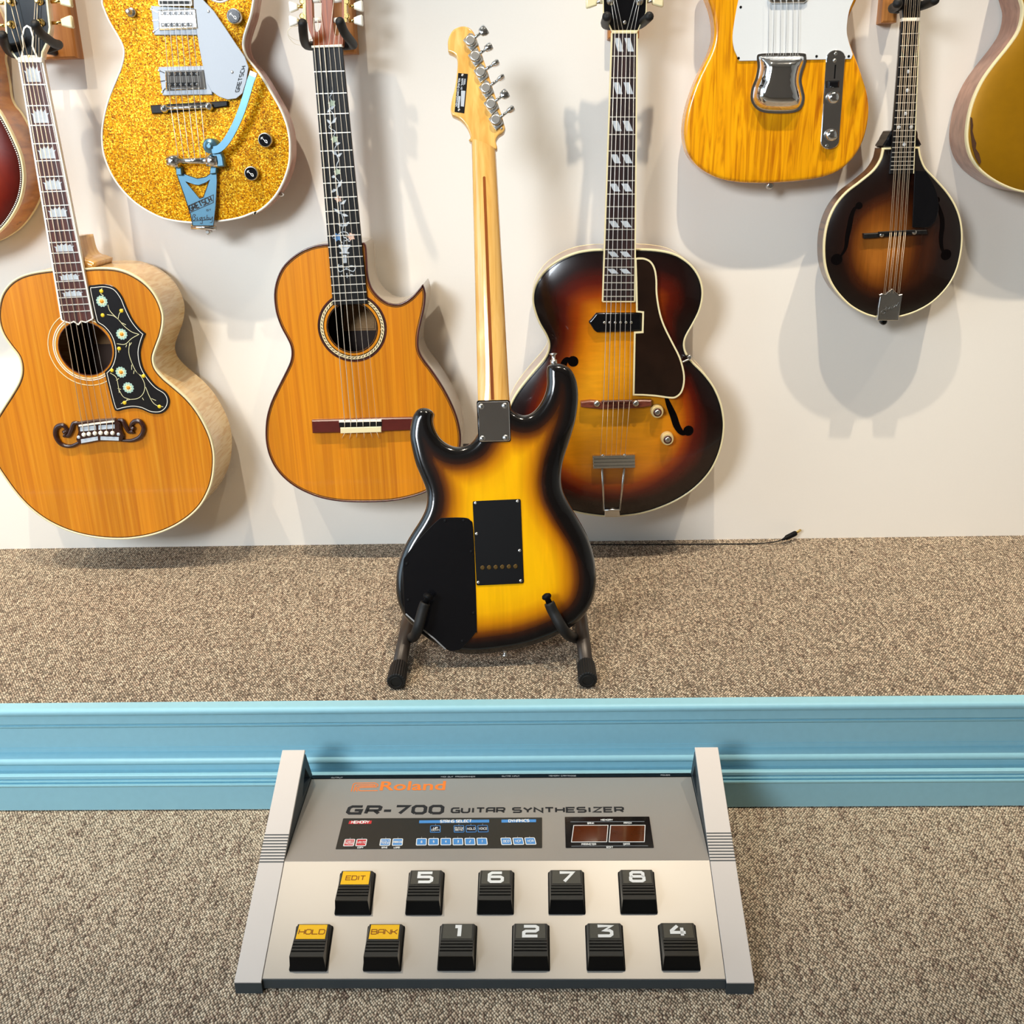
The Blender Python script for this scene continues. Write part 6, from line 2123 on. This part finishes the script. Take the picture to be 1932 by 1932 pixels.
    # membrane switch panel
    pn = upd(plate('switch_panel', rounded(C3([(85, 505), (1897, 497), (1897, 774), (15, 785)], zu), .0012), -.0002, .0008, M_PANEL, th, .0001))
    zp = .0008
    for col, q, txt, a, b in ((M_RED, [(142, 526), (346, 524), (340, 552), (132, 554)], 'MEMORY', (158, 549), (318, 547)),
                              (M_KEYBLUE, [(778, 522), (1415, 515), (1415, 540), (776, 547)], 'STRING SELECT', (968, 542), (1252, 537)),
                              (M_KEYBLUE, [(1527, 515), (1842, 512), (1842, 537), (1527, 541)], 'DYNAMICS', (1592, 537), (1778, 534))):
        k = plate('heading_bar', C3(q, zp), zp - .0002, zp + .0002, col, pn)
        word(txt, a, b, 0, hgt(549, 527), .0010, M_WHITEINK, pn, zp + .0003, gap=.3)
    keys = [(140, 725, M_RED, ('CART', 'RIDGE')), (250, 724, M_RED, ('WRITE',)), (468, 721, M_KEYBLUE, ('EDIT', 'MODE')), (580, 720, M_KEYBLUE, ('PARAMETER',)),
            (798, 718, M_KEYBLUE, ('6',)), (908, 717, M_KEYBLUE, ('5',)), (1020, 716, M_KEYBLUE, ('4',)), (1130, 716, M_KEYBLUE, ('3',)), (1240, 715, M_KEYBLUE, ('2',)), (1350, 714, M_KEYBLUE, ('1',)),
            (1570, 713, M_KEYBLUE, ('DCO',)), (1680, 712, M_KEYBLUE, ('VCF',)), (1790, 711, M_KEYBLUE, ('VCA',)),
            (925, 601, M_NAVY, ('UP', 'DOWN')), (1140, 600, M_NAVY, ('PITCH', 'BEND')), (1250, 599, M_NAVY, ('HOLD',)), (1358, 598, M_NAVY, ('VOICE',))]
    for x, y, col, lines in keys:
        sk = (951 - x) / 900 * 8
        q = C3([(x - 44 + sk, y - 29), (x + 44 + sk, y - 30), (x + 45 - sk, y + 29), (x - 46 - sk, y + 30)], zp)
        kk = plate('switch_key', rounded(q, .0014), zp - .0002, zp + .0003, col, pn)
        ribbon('key_border', [rounded(q, .0014)], .0011 if col is not M_NAVY else .0008, zp, zp + .0005, M_WHITEINK if col is not M_NAVY else M_KEYBLUE, kk, True)
        ribbon('key_tick', [C3([(x + sk, y - 33), (x + sk + 1, y - 46)], zp)], .0006, zp, zp + .0003, M_GREYINK, kk)
        for i, t in enumerate(lines):
            yy = y + 8 if len(lines) == 1 else y - 2 + 17 * i
            hw = 5 if len(t) == 1 else min(38, 9 * len(t))
            word(t, (x - hw, yy), (x + hw, yy - 1), 0, hgt(0, 15) if len(lines) == 1 else hgt(0, 12), .0007 if len(t) < 4 else .00045, M_WHITEINK, kk, zp + .0004, gap=.35)
    for t, x in (('COPY', 240), ('SAVE', 460), ('LOAD', 572)):
        word(t, (x - 26, 775), (x + 26, 774), 0, hgt(0, 9), .0006, M_WHITEINK, pn, zp + .0001, gap=.35)
    # display
    dp = upd(plate('display_panel', rounded(C4([(220, 493), (990, 490), (1032, 772), (228, 773)], zu), .0010), -.0002, .0012, M_BLACK, th, .0002))
    zd = .0012
    for q in ([(302, 568), (614, 566), (602, 717), (281, 719)], [(638, 567), (952, 566), (945, 717), (624, 718)]):
        wd = plate('display_window', C4(q, zd), zd - .0001, zd + .0002, M_AMBERGLASS, dp)
        ribbon('window_frame', [C4(q, zd)], .0009, zd, zd + .0004, M_WHITEINK, wd, True)
    for a, b in (((272, 535), (946, 532)), ((280, 757), (978, 753))):
        ribbon('rule', [C4([a, b], zd)], .0006, zd, zd + .0003, M_GREYINK, dp)
    for t, a, b in (('MEMORY', (550, 524), (658, 523)), ('BANK', (428, 554), (486, 553)), ('PATCH', (760, 552), (828, 551)), ('PARAMETER', (374, 746), (504, 745)), ('DATA', (756, 745), (812, 744)), ('EDIT', (602, 773), (660, 772))):
        word(t, a, b, 0, hgt(0, 11), .0006, M_WHITEINK, dp, zd + .0001, gap=.3, fn=C4)
    # legends on the rear strip
    zs = .0012
    for t, px0, px1, py in (('OUTPUT', 625, 646, 1468.3), ('MIDI OUT', 832, 855, 1466.6), ('PROGRAMMER', 859, 896, 1466.4), ('GUITAR INPUT', 947, 980, 1465.4), ('MEMORY CARTRIDGE', 1036, 1087, 1464.8), ('POWER', 1247, 1264, 1463.5)):
        a, b = FR_UP.uv(px0, py, zs), FR_UP.uv(px1, py, zs)
        upd(fit_letters('lettering', t, a, b, .0024, .0005, zs, zs + .0002, M_GREYINK, th, .3, 0, up_))
    for s in (-1, 1):
        for v in (.02, .29):
            lathe('rubber_foot', (s * .24, v), [(.010, 0.0), (.010, .0042)], M_RUBBER, th, 16)
    return th


def cdt_holes(outer, holes):
    pts, edges = [], []
    for lp in [outer] + holes:
        b = len(pts)
        pts += lp
        edges += [(b + i, b + (i + 1) % len(lp)) for i in range(len(lp))]
    vs, _, fs, _, _, _ = delaunay_2d_cdt([Vector(p) for p in pts], edges, [], 0, 1e-7)
    P = np.array([tuple(v) for v in vs])
    cen = np.array([P[list(f)].mean(axis=0) for f in fs])
    ok = inside(cen, outer)
    for h in holes:
        ok &= ~inside(cen, h)
    return [(x, y, 0) for x, y in P], [list(f) for f, k in zip(fs, ok) if k]


def bfont(th, text, a, b, h, z, mat, place):
    """rounded bold wordmark from the built-in typeface, turned to mesh"""
    cu = bpy.data.curves.new('wordmark', 'FONT')
    cu.body = text
    cu.size = 1.0
    cu.offset = 0.018
    cu.resolution_u = 3
    tmp = bpy.data.objects.new('wordmark_tmp', cu)
    me = tmp.to_mesh()
    co = [v.co.copy() for v in me.vertices]
    faces = [list(p.vertices) for p in me.polygons]
    tmp.to_mesh_clear()
    x0, x1 = min(c.x for c in co), max(c.x for c in co)
    y0, y1 = min(c.y for c in co), max(c.y for c in co)
    A, B = Vector(a), Vector(b)
    V = []
    for c in co:
        p = A + (B - A) * ((c.x - x0) / (x1 - x0)) + Vector((0, 1)) * (h * (c.y - y0) / (y1 - y0))
        V.append((p.x, p.y, z + .00025))
    o = obj('wordmark', V, faces, mat, th)
    bpy.data.objects.remove(tmp)
    place(o)
    return o


synth()
